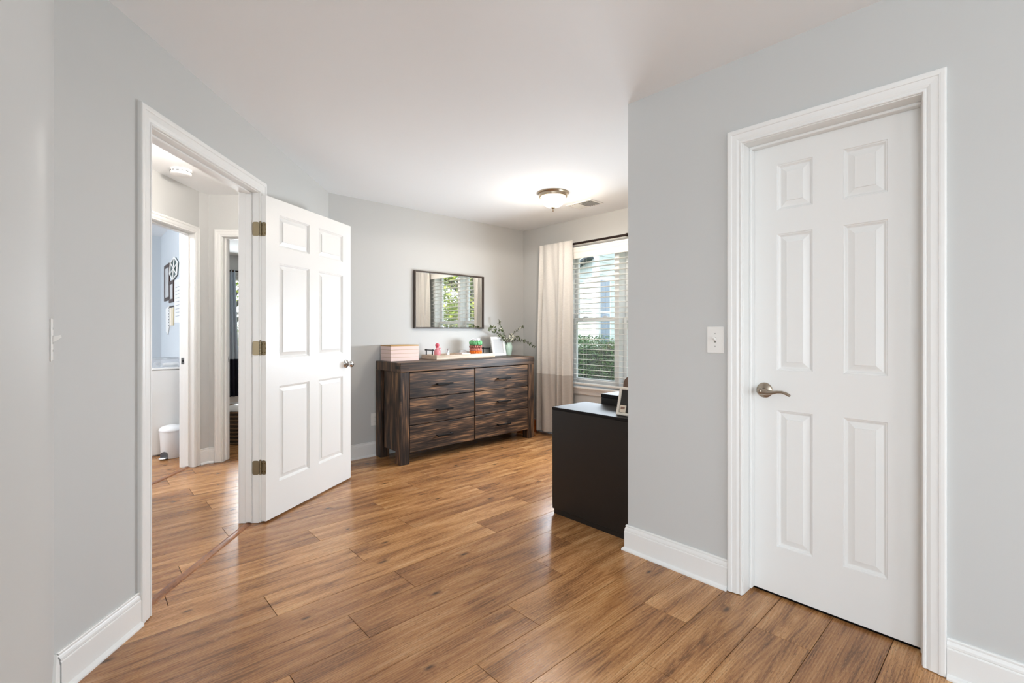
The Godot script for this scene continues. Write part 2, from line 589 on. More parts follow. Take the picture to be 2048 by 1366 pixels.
func leopard() -> ImageTexture:
	var im := Image.create(128, 128, false, Image.FORMAT_RGB8)
	im.fill(Color(0.78, 0.50, 0.45))
	var r := RandomNumberGenerator.new()
	r.seed = 3
	for i in 170:
		var x := r.randi_range(0, 120)
		var y := r.randi_range(0, 120)
		im.fill_rect(Rect2i(x, y, r.randi_range(3, 9), r.randi_range(3, 7)), Color(0.09, 0.06, 0.05))
	return ImageTexture.create_from_image(im)

# ------------------------------------------------------------------ walls, ceiling
func wall(called: String, label: String, xf: Transform3D, x0: float, x1: float, holes: Array, m: Material, thick := WT, top := CEIL):   # room side at local z = 0, thickness behind it
	var b := B(xf)
	holes.sort_custom(func(p, q): return p[0] < q[0])
	var x := x0
	for h: Array in holes:
		if h[0] > x:
			b.box(Vector3(x, 0, -thick), Vector3(h[0], top, 0))
		if h[2] > 0.0:
			b.box(Vector3(h[0], 0, -thick), Vector3(h[1], h[2], 0))
		if h[3] < top:
			b.box(Vector3(h[0], h[3], -thick), Vector3(h[1], top, 0))
		x = h[1]
	if x1 > x:
		b.box(Vector3(x, 0, -thick), Vector3(x1, top, 0))
	var o := obj(called, b, m)
	tag(o, label, "wall", "", "structure")
	return o

func dw(s: float, off := 0.0) -> Vector2:    # plan point on the doorway wall, s metres from its corner with the mirror wall
	var a := deg_to_rad(DWA)
	return Vector2(UCL, VM) - Vector2(cos(a), sin(a)) * s + Vector2(sin(a), -cos(a)) * off

const W1 := Vector2(0.815, 5.01)
const W2 := Vector2(0.897, 5.048)
const NU := 0.84       # nursery right wall

func shell():
	var c := bx(-3.8, 4.35, -3.8, 9.1, CEIL, CEIL + 0.16)
	tag(obj("ceiling", c, M.ceil), "smooth white ceiling over the bedroom, nook and hall", "ceiling", "", "structure")
	wall("wall_right", "pale grey wall with the closed white door and its light switch", frame(UR, VC, -90), 0.0, VC + 3.6, [[VC - 0.876, VC - 0.252, 0.0, 2.05]], M.wall)
	wall("wall_nook", "pale grey side wall of the window nook behind the black cabinet", frame(UW, VC, 180), 0.0, UW - UR - WT, [], M.wall)
	wall("wall_back", "warm pale grey wall behind the dresser and mirror", frame(UCL, VM, 0), -0.1, UW - UCL, [], M.wall)
	wall("wall_window", "warm pale grey wall with the curtained window", frame(UW, 8.85, -90), 0.0, 12.45, [[8.85 - 3.54, 8.85 - 2.20, 0.59, 2.11]], M.wall, 0.16)
	wall("wall_doorway", "pale grey angled wall with the open doorway", frame(UCL, VM, DWA), -3.85, 0.0, [[-2.262 - 0.018, -1.308 + 0.018, 0.0, 2.078]], M.wall)
	wall("wall_left", "pale grey wall at the left edge carrying a light switch", frame(ULW, 0.6, 90), 0.0, 2.162 - 0.6, [], M.wall)
	wall("wall_rear_left", "pale grey wall turning back beside the camera", frame(-3.6, 0.6, 0), 0.0, 3.6 + ULW - WT, [], M.wall)
	wall("wall_rear", "pale grey bedroom wall with two windows behind the camera", frame(UW + 0.16, -3.6, 180), 0.0, UW + 0.16 + 3.76, [[UW + 0.16 - 1.5, UW + 0.16 - 0.5, 0.85, 1.95], [UW + 0.16 + 1.2, UW + 0.16 + 2.2, 0.85, 1.95]], M.wall, 0.16)
	wall("wall_side", "pale grey outer wall with the bedroom and nursery side windows", frame(-3.6, -3.6, 90), 0.0, 12.45, [[3.6 - 2.0, 3.6 - 0.8, 0.85, 1.95], [3.6 + 5.85, 3.6 + 7.35, 0.7, 2.1]], M.wall, 0.16)
	wall("wall_far", "grey outer wall of the room beyond the hall with its window", frame(-3.76, 8.85, 0), 0.0, 8.03, [[3.76 + 1.88, 3.76 + 2.75, 0.9, 2.08]], M.wall, 0.16)
	# the hall
	wall("wall_hall", "pale hall wall with the nursery doorway", frame(W1.x, W1.y, DWA), -3.6, 0.0, [[-0.9, -0.066, 0.0, 2.07]], M.wall)
	var a3 := rad_to_deg((W2 - W1).angle())
	wall("wall_hall_corner", "narrow pale wall strip between the two hall doorways", frame(W1.x, W1.y, a3), 0.0, (W2 - W1).length(), [], M.wall)
	wall("wall_hall_end", "pale hall wall with the doorway to the far room", frame(W2.x, W2.y, -39.58), 0.0, 1.10, [[0.104, 0.9, 0.0, 2.07]], M.wall)
	var he := Vector2(W1.x, W1.y) + Vector2(-cos(deg_to_rad(DWA)), -sin(deg_to_rad(DWA))) * 3.6
	wall("wall_hall_near", "pale hall wall closing the hall's near end", frame(he.x, he.y, DWA + 90.0 - 180.0), 0.0, 1.1, [], M.wall)
	wall("wall_nursery_right", "bluish nursery wall hung with frames", frame(NU, 7.75, -90), 0.0, 2.62, [], M.nursery, 0.058)
	wall("wall_room_left", "grey side wall of the room beyond the hall", frame(NU + WT, 5.16, 90), 0.0, 3.69, [], M.wall, 0.057)
	wall("wall_nursery_far", "bluish far wall of the nursery", frame(-3.6, 7.75, 0), 0.0, 3.6 + NU, [], M.nursery)

# ------------------------------------------------------------------ floors of planks
const ROW0 := 0.948
const ROWH := 0.1986
const PLEN := 1.22

func plank_mesh(poly: PackedVector2Array, p0: float, r0: float, fl: int) -> ArrayMesh:
	var b := B()
	var m := poly.size()
	var area := 0.0
	for i in m:
		area += poly[i].cross(poly[(i + 1) % m])
	if area < 0.0:
		poly.reverse()
	var ins := PackedVector2Array()
	for i in m:
		var a := (poly[i] - poly[(i + m - 1) % m]).normalized()
		var d := (poly[(i + 1) % m] - poly[i]).normalized()
		var na := Vector2(-a.y, a.x)
		var nd := Vector2(-d.y, d.x)
		var bi := na + nd
		ins.append(poly[i] + bi * (0.0007 / maxf(0.35, 1.0 + na.dot(nd))))
	var uvf := func(p: Vector2) -> Vector2:
		var q := Vector2((p.x - p0) / PLEN, (p.y - r0) / ROWH)
		if fl & 1: q.x = 1.0 - q.x
		if fl & 2: q.y = 1.0 - q.y
		return q
	var tr := Geometry2D.triangulate_polygon(ins)
	for i in range(0, tr.size(), 3):
		var q := [ins[tr[i]], ins[tr[i + 1]], ins[tr[i + 2]]]
		b.tri(P(q[0].x, q[0].y), P(q[1].x, q[1].y), P(q[2].x, q[2].y), Vector3.UP, Vector3.UP, Vector3.UP, uvf.call(q[0]), uvf.call(q[1]), uvf.call(q[2]))
	for i in m:
		var j := (i + 1) % m
		var e := (poly[j] - poly[i]).normalized()
		var on := Vector3(e.y, 0, e.x)      # outward in world axes
		var nn := (on + Vector3.UP * 0.4).normalized()
		var a := P(ins[i].x, ins[i].y); var d := P(ins[j].x, ins[j].y)
		var f := P(poly[i].x, poly[i].y, -0.0020); var g := P(poly[j].x, poly[j].y, -0.0020)
		b.tri(a, d, g, nn, nn, nn, uvf.call(ins[i]), uvf.call(ins[j]), uvf.call(poly[j]))
		b.tri(a, g, f, nn, nn, nn, uvf.call(ins[i]), uvf.call(poly[j]), uvf.call(poly[i]))
	return b.mesh()

func planks(root: Node3D, region: PackedVector2Array, joints: Dictionary, sd: int):
	var r := RandomNumberGenerator.new()
	var lo := Vector2(1e9, 1e9)
	var hi := -lo
	for p in region:
		lo = lo.min(p); hi = hi.max(p)
	for row in range(int(floor((lo.y - ROW0) / ROWH)), int(ceil((hi.y - ROW0) / ROWH)) + 1):
		r.seed = 1000 + row * 77
		var j0: float = joints[row] if joints.has(row) else r.randf_range(0.0, PLEN)
		var k0 := int(floor((lo.x - j0) / PLEN))
		var k1 := int(ceil((hi.x - j0) / PLEN))
		for k in range(k0, k1):
			var p0 := j0 + k * PLEN
			var r0 := ROW0 + row * ROWH
			r.seed = absi(row * 7919 + k * 104729 + 13)
			var pick := r.randi_range(0, M.floor.size() - 1)
			var fl := r.randi_range(0, 3)
			var rect := PackedVector2Array([Vector2(p0 + 0.0009, r0 + 0.0009), Vector2(p0 + PLEN - 0.0009, r0 + 0.0009), Vector2(p0 + PLEN - 0.0009, r0 + ROWH - 0.0009), Vector2(p0 + 0.0009, r0 + ROWH - 0.0009)])
			for piece: PackedVector2Array in Geometry2D.intersect_polygons(rect, region):
				var ar := 0.0
				for i in piece.size():
					ar += piece[i].cross(piece[(i + 1) % piece.size()])
				if absf(ar) < 0.0006 or Geometry2D.triangulate_polygon(piece).is_empty():
					continue
				put("floor_plank", plank_mesh(piece, p0, r0, fl), M.floor[pick], root)

func floors():
	var root := bx(-3.8, 4.3, -3.8, 9.1, -0.12, -0.0035)
	var fl := obj("floor", root, mat(Color(0.10, 0.07, 0.05), 0.9))
	tag(fl, "brown oak plank floor running through bedroom and hall", "floor", "", "structure")
	var j := {-2: 2.03, 0: 1.848, -1: 1.516, 1: 1.064, 2: 1.393, 3: 0.551, 4: 0.848, 5: 1.173, 6: 0.628, 7: 1.111, 9: 1.032, 10: 2.757, 11: 1.928, 8: 0.30}
	var a := dw(2.78, -0.062); var z := dw(-0.05, -0.062)
	var l0 := dw(2.24, -0.062); var l1 := dw(1.33, -0.062)
	planks(fl, PackedVector2Array([Vector2(-0.10, -1.0), Vector2(2.34, -1.0), Vector2(2.34, 1.40), Vector2(4.15, 1.40), Vector2(4.15, 4.29), z, l1, l0, a, Vector2(-0.10, 2.1)]), j, 1)
	var hj := {}
	var e := Vector2(cos(deg_to_rad(DWA)), sin(deg_to_rad(DWA)))
	var nn := Vector2(e.y, -e.x)
	var w1b := W1 - nn * 0.055
	var n0 := w1b - e * 1.9
	planks(fl, PackedVector2Array([dw(-0.02, -0.0625), Vector2(1.75, 4.44), Vector2(0.93, 5.115), Vector2(0.86, 5.06), w1b, n0, dw(2.9, -0.0625)]), hj, 2)
	planks(fl, PackedVector2Array([w1b - nn * 0.002, Vector2(0.84, 5.13), Vector2(0.84, 7.0), Vector2(-0.4, 7.0), Vector2(-0.4, 3.62), n0 - nn * 0.002]), hj, 3)
	planks(fl, PackedVector2Array([Vector2(0.94, 5.115), Vector2(1.75, 4.46), Vector2(2.6, 5.0), Vector2(2.6, 8.84), Vector2(0.95, 8.84)]), hj, 4)
	# the rest of the bedroom, out of frame, stays one joined surface
	var rest := B()
	for q: Array in [[-3.6, 2.345, -3.6, -1.0], [-3.6, -0.10, -1.0, 0.62]]:
		var v := float(q[2])
		while v < q[3] - 0.01:
			var u := float(q[0])
			while u < q[1] - 0.01:
				var u2 := minf(u + PLEN, q[1]); var v2 := minf(v + ROWH, q[3])
				rest.tri(P(u, v, -0.0004), P(u2, v, -0.0004), P(u2, v2, -0.0004), Vector3.UP, Vector3.UP, Vector3.UP, Vector2(0, 0), Vector2(1, 0), Vector2(1, 1))
				rest.tri(P(u, v, -0.0004), P(u2, v2, -0.0004), P(u, v2, -0.0004), Vector3.UP, Vector3.UP, Vector3.UP, Vector2(0, 0), Vector2(1, 1), Vector2(0, 1))
				u = u2
			v += ROWH
	var ro := obj("rest_planks", rest, M.floor[1], fl)
	ro.set_meta("kind", "stuff")
	# transition strips in the doorways
	var prof := pv([-0.023, 0.0, -0.019, 0.0045, -0.008, 0.007, 0.008, 0.007, 0.019, 0.0045, 0.023, 0.0])
	var b := B(frame(UCL, VM, DWA), 0, Vector2(0.1, 0.3))
	b.prism(prof, Vector3(-2.26, 0, -0.062), Vector3.RIGHT, 0.95, Vector3.BACK, Vector3.UP)
	tag(obj("trim_1", b, M.strip), "thin brown transition strip across the open bedroom doorway floor", "threshold", "", "structure")
	var b2 := B(frame(W1.x, W1.y, DWA), 0, Vector2(0.4, 0.6))
	b2.prism(prof, Vector3(-0.88, 0, -0.055), Vector3.RIGHT, 0.81, Vector3.BACK, Vector3.UP)
	tag(obj("trim_2", b2, M.strip), "thin brown transition strip across the nursery doorway floor", "threshold", "", "structure")

# ------------------------------------------------------------------ baseboards and door casings
func baseboard(called: String, label: String, xf: Transform3D, x0: float, x1: float, k0 := 0.0, k1 := 0.0):
	var face := pv([0, 0.004, 0.0150, 0.004, 0.0150, 0.102, 0.0140, 0.1055, 0.0122, 0.107, 0.0135, 0.110, 0.0128, 0.117, 0.0100, 0.124, 0.0078, 0.1275, 0.0078, 0.1295, 0.0098, 0.1310, 0.0096, 0.1350, 0.0070, 0.1380, 0, 0.1380])
	var shoe := pv([0.0150, 0, 0.0265, 0, 0.0265, 0.006, 0.0235, 0.0130, 0.0150, 0.0185])
	var b := B(xf)
	b.prism(face, Vector3(x0, 0, 0), Vector3.RIGHT, x1 - x0, Vector3.BACK, Vector3.UP, Vector2(k0, 0), Vector2(k1, 0))
	var o := obj(called, b, M.trim)
	tag(o, label, "baseboard", "", "structure")
	var s := B(xf)
	s.prism(shoe, Vector3(x0, 0, 0), Vector3.RIGHT, x1 - x0, Vector3.BACK, Vector3.UP, Vector2(k0, 0), Vector2(k1, 0))
	obj("shoe_moulding", s, M.trim, o)

func casing_profile(w: float) -> PackedVector2Array:
	var k := w / 0.064
	return pv([0, 0, 0, 0.0085, 0.0025 * k, 0.0110, 0.0075 * k, 0.0110, 0.0095 * k, 0.0085, 0.0120 * k, 0.0085, 0.0150 * k, 0.0105, 0.0220 * k, 0.0130, 0.0380 * k, 0.0138, 0.0420 * k, 0.0142, 0.0440 * k, 0.0170, 0.0500 * k, 0.0180, 0.0590 * k, 0.0180, 0.0625 * k, 0.0165, 0.064 * k, 0.0130, 0.064 * k, 0])

func door_frame(called: String, label: String, xf: Transform3D, x0: float, x1: float, zt: float, wl: float, wr: float, rev: float, stop0: float, stop1: float, thick := WT, back := true) -> Node3D:
	var t := thing(called, label, "door frame", xf, "", "structure")
	for s: Array in [[x0 - 0.018, x0], [x1, x1 + 0.018]]:
		var b := B(xf)
		b.box(Vector3(s[0], 0.002, -thick), Vector3(s[1], zt, 0), 0.001)
		obj("jamb", b, M.trim, t)
	var h := B(xf)
	h.box(Vector3(x0 - 0.018, zt, -thick), Vector3(x1 + 0.018, zt + 0.018, 0), 0.001)
	obj("head_jamb", h, M.trim, t)
	var st := B(xf)
	st.box(Vector3(x0, 0.012, stop0), Vector3(x0 + 0.011, zt - 0.011, stop1), 0.002)
	obj("door_stop", st, M.trim, t)
	var st2 := B(xf)
	st2.box(Vector3(x1 - 0.011, 0.012, stop0), Vector3(x1, zt - 0.011, stop1), 0.002)
	obj("door_stop", st2, M.trim, t)
	var st3 := B(xf)
	st3.box(Vector3(x0, zt - 0.011, stop0), Vector3(x1, zt, stop1), 0.002)
	obj("head_stop", st3, M.trim, t)
	for side in (2 if back else 1):
		var zz := 0.0 if side == 0 else -thick
		var Y := Vector3.BACK if side == 0 else Vector3.FORWARD
		var l := B(xf)
		l.prism(casing_profile(wl), Vector3(x0 - rev, 0.003, zz), Vector3.UP, zt + rev - 0.003, Vector3.LEFT, Y, Vector2.ZERO, Vector2(1.0 if true else 0.0, 0))
		obj("side_casing", l, M.trim, t)
		var r := B(xf)
		r.prism(casing_profile(wr), Vector3(x1 + rev, 0.003, zz), Vector3.UP, zt + rev - 0.003, Vector3.RIGHT, Y, Vector2.ZERO, Vector2(wl / wr, 0))
		obj("side_casing", r, M.trim, t)
		var hd := B(xf)
		hd.prism(casing_profile(wl), Vector3(x0 - rev, zt + rev, zz), Vector3.RIGHT, x1 - x0 + 2 * rev, Vector3.UP, Y, Vector2(-1, 0), Vector2(wr / wl, 0))
		obj("head_casing", hd, M.trim, t)
	return t

func round_rect(x0: float, x1: float, y0: float, y1: float, r: float) -> PackedVector2Array:
	var o := PackedVector2Array()
	for q: Array in [[x1 - r, y1 - r, 0.0], [x0 + r, y1 - r, 0.25], [x0 + r, y0 + r, 0.5], [x1 - r, y0 + r, 0.75]]:
		for i in 5:
			var a: float = TAU * (q[2] + i / 16.0)
			o.append(Vector2(q[0] + cos(a) * r, q[1] + sin(a) * r))
	return o

func strike(t: Node3D, xf: Transform3D, x: float, face: float, z: float, y: float):
	var b := B(xf)
	b.box(Vector3(minf(x, x + face * 0.002), y - 0.028, z - 0.016), Vector3(maxf(x, x + face * 0.002), y + 0.028, z + 0.016), 0.0006)
	var o := obj("strike_plate", b, M.chrome, t)
	var h := B(xf)
	h.box(Vector3(minf(x, x + face * 0.0028), y - 0.012, z - 0.007), Vector3(maxf(x, x + face * 0.0028), y + 0.012, z + 0.007), 0.0005)
	obj("latch_hole", h, M.dark, o)

func trims():
	var xr := frame(UR, VC, -90)
	baseboard("baseboard_right", "white baseboard between the outer corner and the closed door", xr, 0.0, VC - 0.9395, -1.0, 0.0)
	baseboard("baseboard_right_near", "white baseboard to the right of the closed door", xr, VC - 0.1885, VC + 3.6)
	baseboard("baseboard_nook", "white baseboard on the nook wall behind the black cabinet", frame(UW, VC, 180), 0.0, UW - UR, 0.0, 1.0)
	baseboard("baseboard_back", "white baseboard along the wall behind the dresser", frame(UCL, VM, 0), 0.0, UW - UCL, 0.4, -1.0)
	baseboard("baseboard_window", "white baseboard under the window beside the curtain", frame(UW, VM, -90), 0.0, VM - VC, 1.0, -1.0)
	var xd := frame(UCL, VM, DWA)
	baseboard("baseboard_doorway", "white baseboard left of the open doorway", xd, -2.712, -2.3375, 0.8, 0.0)
	baseboard("baseboard_doorway_end", "white baseboard behind the open door", xd, -1.232, 0.0, 0.0, -0.4)
	baseboard("baseboard_left", "white baseboard along the left edge wall", frame(ULW, 0.6, 90), 0.0, 2.162 - 0.6, 0.0, -0.8)
	var xh := frame(W1.x, W1.y, DWA)
	var a3 := rad_to_deg((W2 - W1).angle())
	baseboard("baseboard_hall", "short white baseboard on the strip between the hall doorways", frame(W1.x, W1.y, a3), 0.004, (W2 - W1).length(), 0.0, -0.4)
	baseboard("baseboard_hall_end", "short white baseboard left of the far room doorway", frame(W2.x, W2.y, -39.58), 0.0, 0.056, 0.4, 0.0)
	baseboard("baseboard_far", "white baseboard in the room beyond the hall", frame(-3.76 + 4.72, 8.85, 0), 0.0, 3.0)

	door_frame("trim_3", "white moulded casing round the closed door on the right", xr, VC - 0.872, VC - 0.256, 2.046, 0.064, 0.064, 0.003, -0.0985, -0.064)
	var f := door_frame("trim_4", "white moulded casing round the open bedroom doorway", xd, -2.262, -1.308, 2.060, 0.070, 0.070, 0.005, -0.075, -0.040)
	for z: float in [1.834, 1.091, 0.3465]:     # the hinge leaves on the jamb
		var b := B(xd)
		b.prism(round_rect(0.0, 0.040, z - 0.044, z + 0.044, 0.012), Vector3(-1.3105, 0, -0.038), Vector3.RIGHT, 0.0025, Vector3.BACK, Vector3.UP)
		obj("hinge_leaf", b, M.brass, f)
	var f2 := door_frame("trim_5", "white moulded casing round the nursery doorway off the hall", xh, -0.88, -0.070, 2.055, 0.062, 0.062, 0.003, -0.078, -0.042)
	strike(f2, xh, -0.070, -1.0, -0.092, 0.935)
	var f3 := door_frame("trim_6", "white moulded casing round the far room doorway off the hall", frame(W2.x, W2.y, -39.58), 0.122, 0.88, 2.055, 0.062, 0.062, 0.003, -0.078, -0.042)
	strike(f3, frame(W2.x, W2.y, -39.58), 0.122, 1.0, -0.092, 0.935)

# ------------------------------------------------------------------ six-panel doors
const ROWS := [[0.228, 0.842], [1.022, 1.635], [1.742, 1.947]]

func six_panel(root: Node3D, xf: Transform3D, w: float, z0: float, z1: float, th: float, cols: Array):   # front face at local z = 0, slab behind it
	var xs := [0.0]
	for c: Array in cols:
		xs.append(c[0]); xs.append(c[1])
	xs.append(w)
	var ys := [z0]
	for r: Array in ROWS:
		ys.append(r[0]); ys.append(r[1])
	ys.append(z1)
	var b := B(xf)
	for side in 2:
		var z := 0.0 if side == 0 else -th
		var nn := Vector3.BACK if side == 0 else Vector3.FORWARD
		for i in xs.size() - 1:
			for j in ys.size() - 1:
				if i % 2 == 1 and j % 2 == 1:
					continue
				b.quad(Vector3(xs[i], ys[j], z), Vector3(xs[i + 1], ys[j], z), Vector3(xs[i + 1], ys[j + 1], z), Vector3(xs[i], ys[j + 1], z), nn)
	b.quad(Vector3(0, z0, 0), Vector3(0, z0, -th), Vector3(0, z1, -th), Vector3(0, z1, 0), Vector3.LEFT)
	b.quad(Vector3(w, z0, 0), Vector3(w, z0, -th), Vector3(w, z1, -th), Vector3(w, z1, 0), Vector3.RIGHT)
	b.quad(Vector3(0, z0, 0), Vector3(w, z0, 0), Vector3(w, z0, -th), Vector3(0, z0, -th), Vector3.DOWN)
	b.quad(Vector3(0, z1, 0), Vector3(w, z1, 0), Vector3(w, z1, -th), Vector3(0, z1, -th), Vector3.UP)
	obj("stile_and_rail_frame", b, M.door, root)
	var steps := [[0.0, 0.0], [0.0025, -0.0040], [0.0060, -0.0050], [0.0085, -0.0080], [0.0125, -0.0122], [0.0150, -0.0126], [0.0375, -0.0056], [0.0385, -0.0022]]
	for c: Array in cols:
		for r: Array in ROWS:
			var p := B(xf)
			for side in 2:
				var zz := 0.0 if side == 0 else -th
				var sg := 1.0 if side == 0 else -1.0
				for k in steps.size() - 1:
					var i0: float = steps[k][0]; var i1: float = steps[k + 1][0]
					var d0: float = zz + steps[k][1] * sg; var d1: float = zz + steps[k + 1][1] * sg
					var A := [Vector3(c[0] + i0, r[0] + i0, d0), Vector3(c[1] - i0, r[0] + i0, d0), Vector3(c[1] - i0, r[1] - i0, d0), Vector3(c[0] + i0, r[1] - i0, d0)]
					var D := [Vector3(c[0] + i1, r[0] + i1, d1), Vector3(c[1] - i1, r[0] + i1, d1), Vector3(c[1] - i1, r[1] - i1, d1), Vector3(c[0] + i1, r[1] - i1, d1)]
					for q in 4:
						p.quad(A[q], A[(q + 1) % 4], D[(q + 1) % 4], D[q], Vector3(0, 0, sg))
				var e: float = steps[-1][0]
				var d: float = zz + steps[-1][1] * sg
				p.quad(Vector3(c[0] + e, r[0] + e, d), Vector3(c[1] - e, r[0] + e, d), Vector3(c[1] - e, r[1] - e, d), Vector3(c[0] + e, r[1] - e, d), Vector3(0, 0, sg))
			obj("raised_panel", p, M.door, root)

func doors():
	# closed door: local x runs towards the camera side
	var xr := frame(UR + 0.100, VC, -90)
	var t := thing("door_1", "closed white six-panel door with a nickel lever handle", "door", frame(UR + 0.1175, 0.564, -90), "", "structure")
	var x0 := VC - 0.869
	var xs := Transform3D(xr.basis, xr * Vector3(x0, 0, 0))
	six_panel(t, xs, 0.609, 0.013, 2.043, 0.035, [[0.1035, 0.2445], [0.3545, 0.5005]])
	var lx := 0.0525
	var lz := 0.928
	var ro := B(xs)
	ro.lathe(pv([0, 0, 0.0345, 0, 0.0350, 0.0025, 0.0335, 0.0060, 0.0290, 0.0085, 0.0180, 0.0100, 0.0135, 0.0115, 0, 0.0115]), Vector3(lx, lz, 0), Vector3.BACK, 40)
	var rose := obj("rosette", ro, M.nickel, t)
	rose.set_meta("label", "round satin nickel rosette")
	var lv := B(xs)
	lv.lathe(pv([0, 0.010, 0.0125, 0.010, 0.0125, 0.038, 0.0150, 0.044, 0.0160, 0.052, 0.0140, 0.060, 0.0080, 0.0645, 0, 0.0655]), Vector3(lx, lz - 0.001, 0), Vector3.BACK, 28)
	lv.tube(PackedVector3Array([Vector3(lx - 0.004, lz + 0.001, 0.052), Vector3(lx + 0.012, lz - 0.004, 0.053), Vector3(lx + 0.030, lz - 0.0065, 0.053), Vector3(lx + 0.048, lz - 0.004, 0.052), Vector3(lx + 0.068, lz + 0.001, 0.050), Vector3(lx + 0.086, lz + 0.002, 0.049), Vector3(lx + 0.103, lz - 0.003, 0.048), Vector3(lx + 0.116, lz - 0.010, 0.047), Vector3(lx + 0.1195, lz - 0.0125, 0.0467)]), [0.013, 0.0125, 0.0095, 0.0075, 0.0062, 0.0060, 0.0062, 0.0062, 0.0035], 14)
	var lever := obj("lever", lv, M.nickel, rose)
	lever.set_meta("label", "wavy satin nickel lever")

	# open door, hinged on the doorway's right jamb
	var A := Vector2(0.877, 3.214)
	var ang := rad_to_deg(atan2(0.5452, 0.8383))
	var xd := frame(A.x, A.y, ang)
	var t2 := thing("door_2", "white six-panel door standing open into the room on brass hinges", "door", frame(A.x, A.y, ang), "", "structure")
	six_panel(t2, xd, 0.916, 0.012, 2.045, 0.035, [[0.114, 0.409], [0.513, 0.807]])
	var kx := 0.846
	var kz := 0.937
	for side in 2:
		var Z := Vector3.BACK if side == 0 else Vector3.FORWARD
		var o := Vector3(kx, kz, 0.0 if side == 0 else -0.035)
		var rb := B(xd)
		rb.lathe(pv([0, 0, 0.032, 0, 0.0325, 0.003, 0.029, 0.008, 0.020, 0.0105, 0.012, 0.012, 0, 0.012]), o, Z, 28)
		var rz := obj("rosette", rb, M.chrome, t2)
		var kb := B(xd)
		kb.lathe(pv([0, 0.010, 0.010, 0.010, 0.0095, 0.026, 0.013, 0.032, 0.021, 0.037, 0.0265, 0.045, 0.0270, 0.052, 0.0240, 0.060, 0.0160, 0.065, 0, 0.0665]), o, Z, 28)
		obj("door_knob", kb, M.chrome, rz)
	for z: float in [1.834, 1.091, 0.3465]:
		var b := B(xd)
		b.prism(round_rect(0.0, 0.034, z - 0.044, z + 0.044, 0.012), Vector3(-0.0018, 0, -0.0335), Vector3.RIGHT, 0.0025, Vector3.BACK, Vector3.UP)
		var leaf := obj("hinge", b, M.brass, t2)
		leaf.set_meta("label", "brass butt hinge")
		var kn := B(frame(UCL, VM, DWA))
		for q in 5:
			kn.lathe(pv([0, 0, 0.0062, 0, 0.0062, 0.0166, 0, 0.0166]), Vector3(-1.3035, z - 0.044 + q * 0.0178, 0.0075), Vector3.UP, 14)
		kn.ball(Vector3(-1.3035, z + 0.0465, 0.0075), Vector3(0.005, 0.004, 0.005), 10, 6)
		obj("hinge_barrel", kn, M.brass, leaf)
		var sc := B(xd)
		for q: Array in [[0.026, 0.012], [0.026, -0.012], [0.0, 0.02], [-0.026, 0.012], [-0.026, -0.012]].slice(0, 5):
			sc.lathe(pv([0, 0, 0.0036, 0, 0.003, 0.0008, 0, 0.001]), Vector3(-0.0016, z + q[0], -0.0165 + q[1] * 0.8), Vector3.LEFT, 10)
		obj("screw", sc, M.brass_dark, leaf)

func switch_plate(called: String, label: String, xf: Transform3D, x: float, z: float, w: float, h: float):
	var t := thing(called, label, "light switch", Transform3D(xf.basis, xf * Vector3(x, z - h * 0.5, 0)), "toggle light switches")
	var b := B(xf)
	b.box(Vector3(x - w / 2, z - h / 2, 0.0), Vector3(x + w / 2, z + h / 2, 0.0055), 0.0028)
	obj("plate", b, M.plate, t)
	var s := B(xf)
	s.box(Vector3(x - 0.0052, z - 0.0118, 0.0050), Vector3(x + 0.0052, z + 0.0118, 0.0060), 0.0003)
	obj("slot", s, M.switch_slot, t)
	var g := B(xf)
	g.prism(pv([-0.008, 0.0, 0.008, 0.0, 0.0135, 0.016, 0.0070, 0.0185, -0.001, 0.010]), Vector3(x - 0.0046, z, 0.0050), Vector3.RIGHT, 0.0092, Vector3.UP, Vector3.BACK)
	obj("toggle", g, M.plate, t)
	for q: float in [-1.0, 1.0]:
		var c := B(xf)
		c.lathe(pv([0, 0, 0.003, 0, 0.0026, 0.001, 0, 0.0013]), Vector3(x, z + q * 0.0302, 0.0053), Vector3.BACK, 12)
		obj("screw", c, M.screw, t)

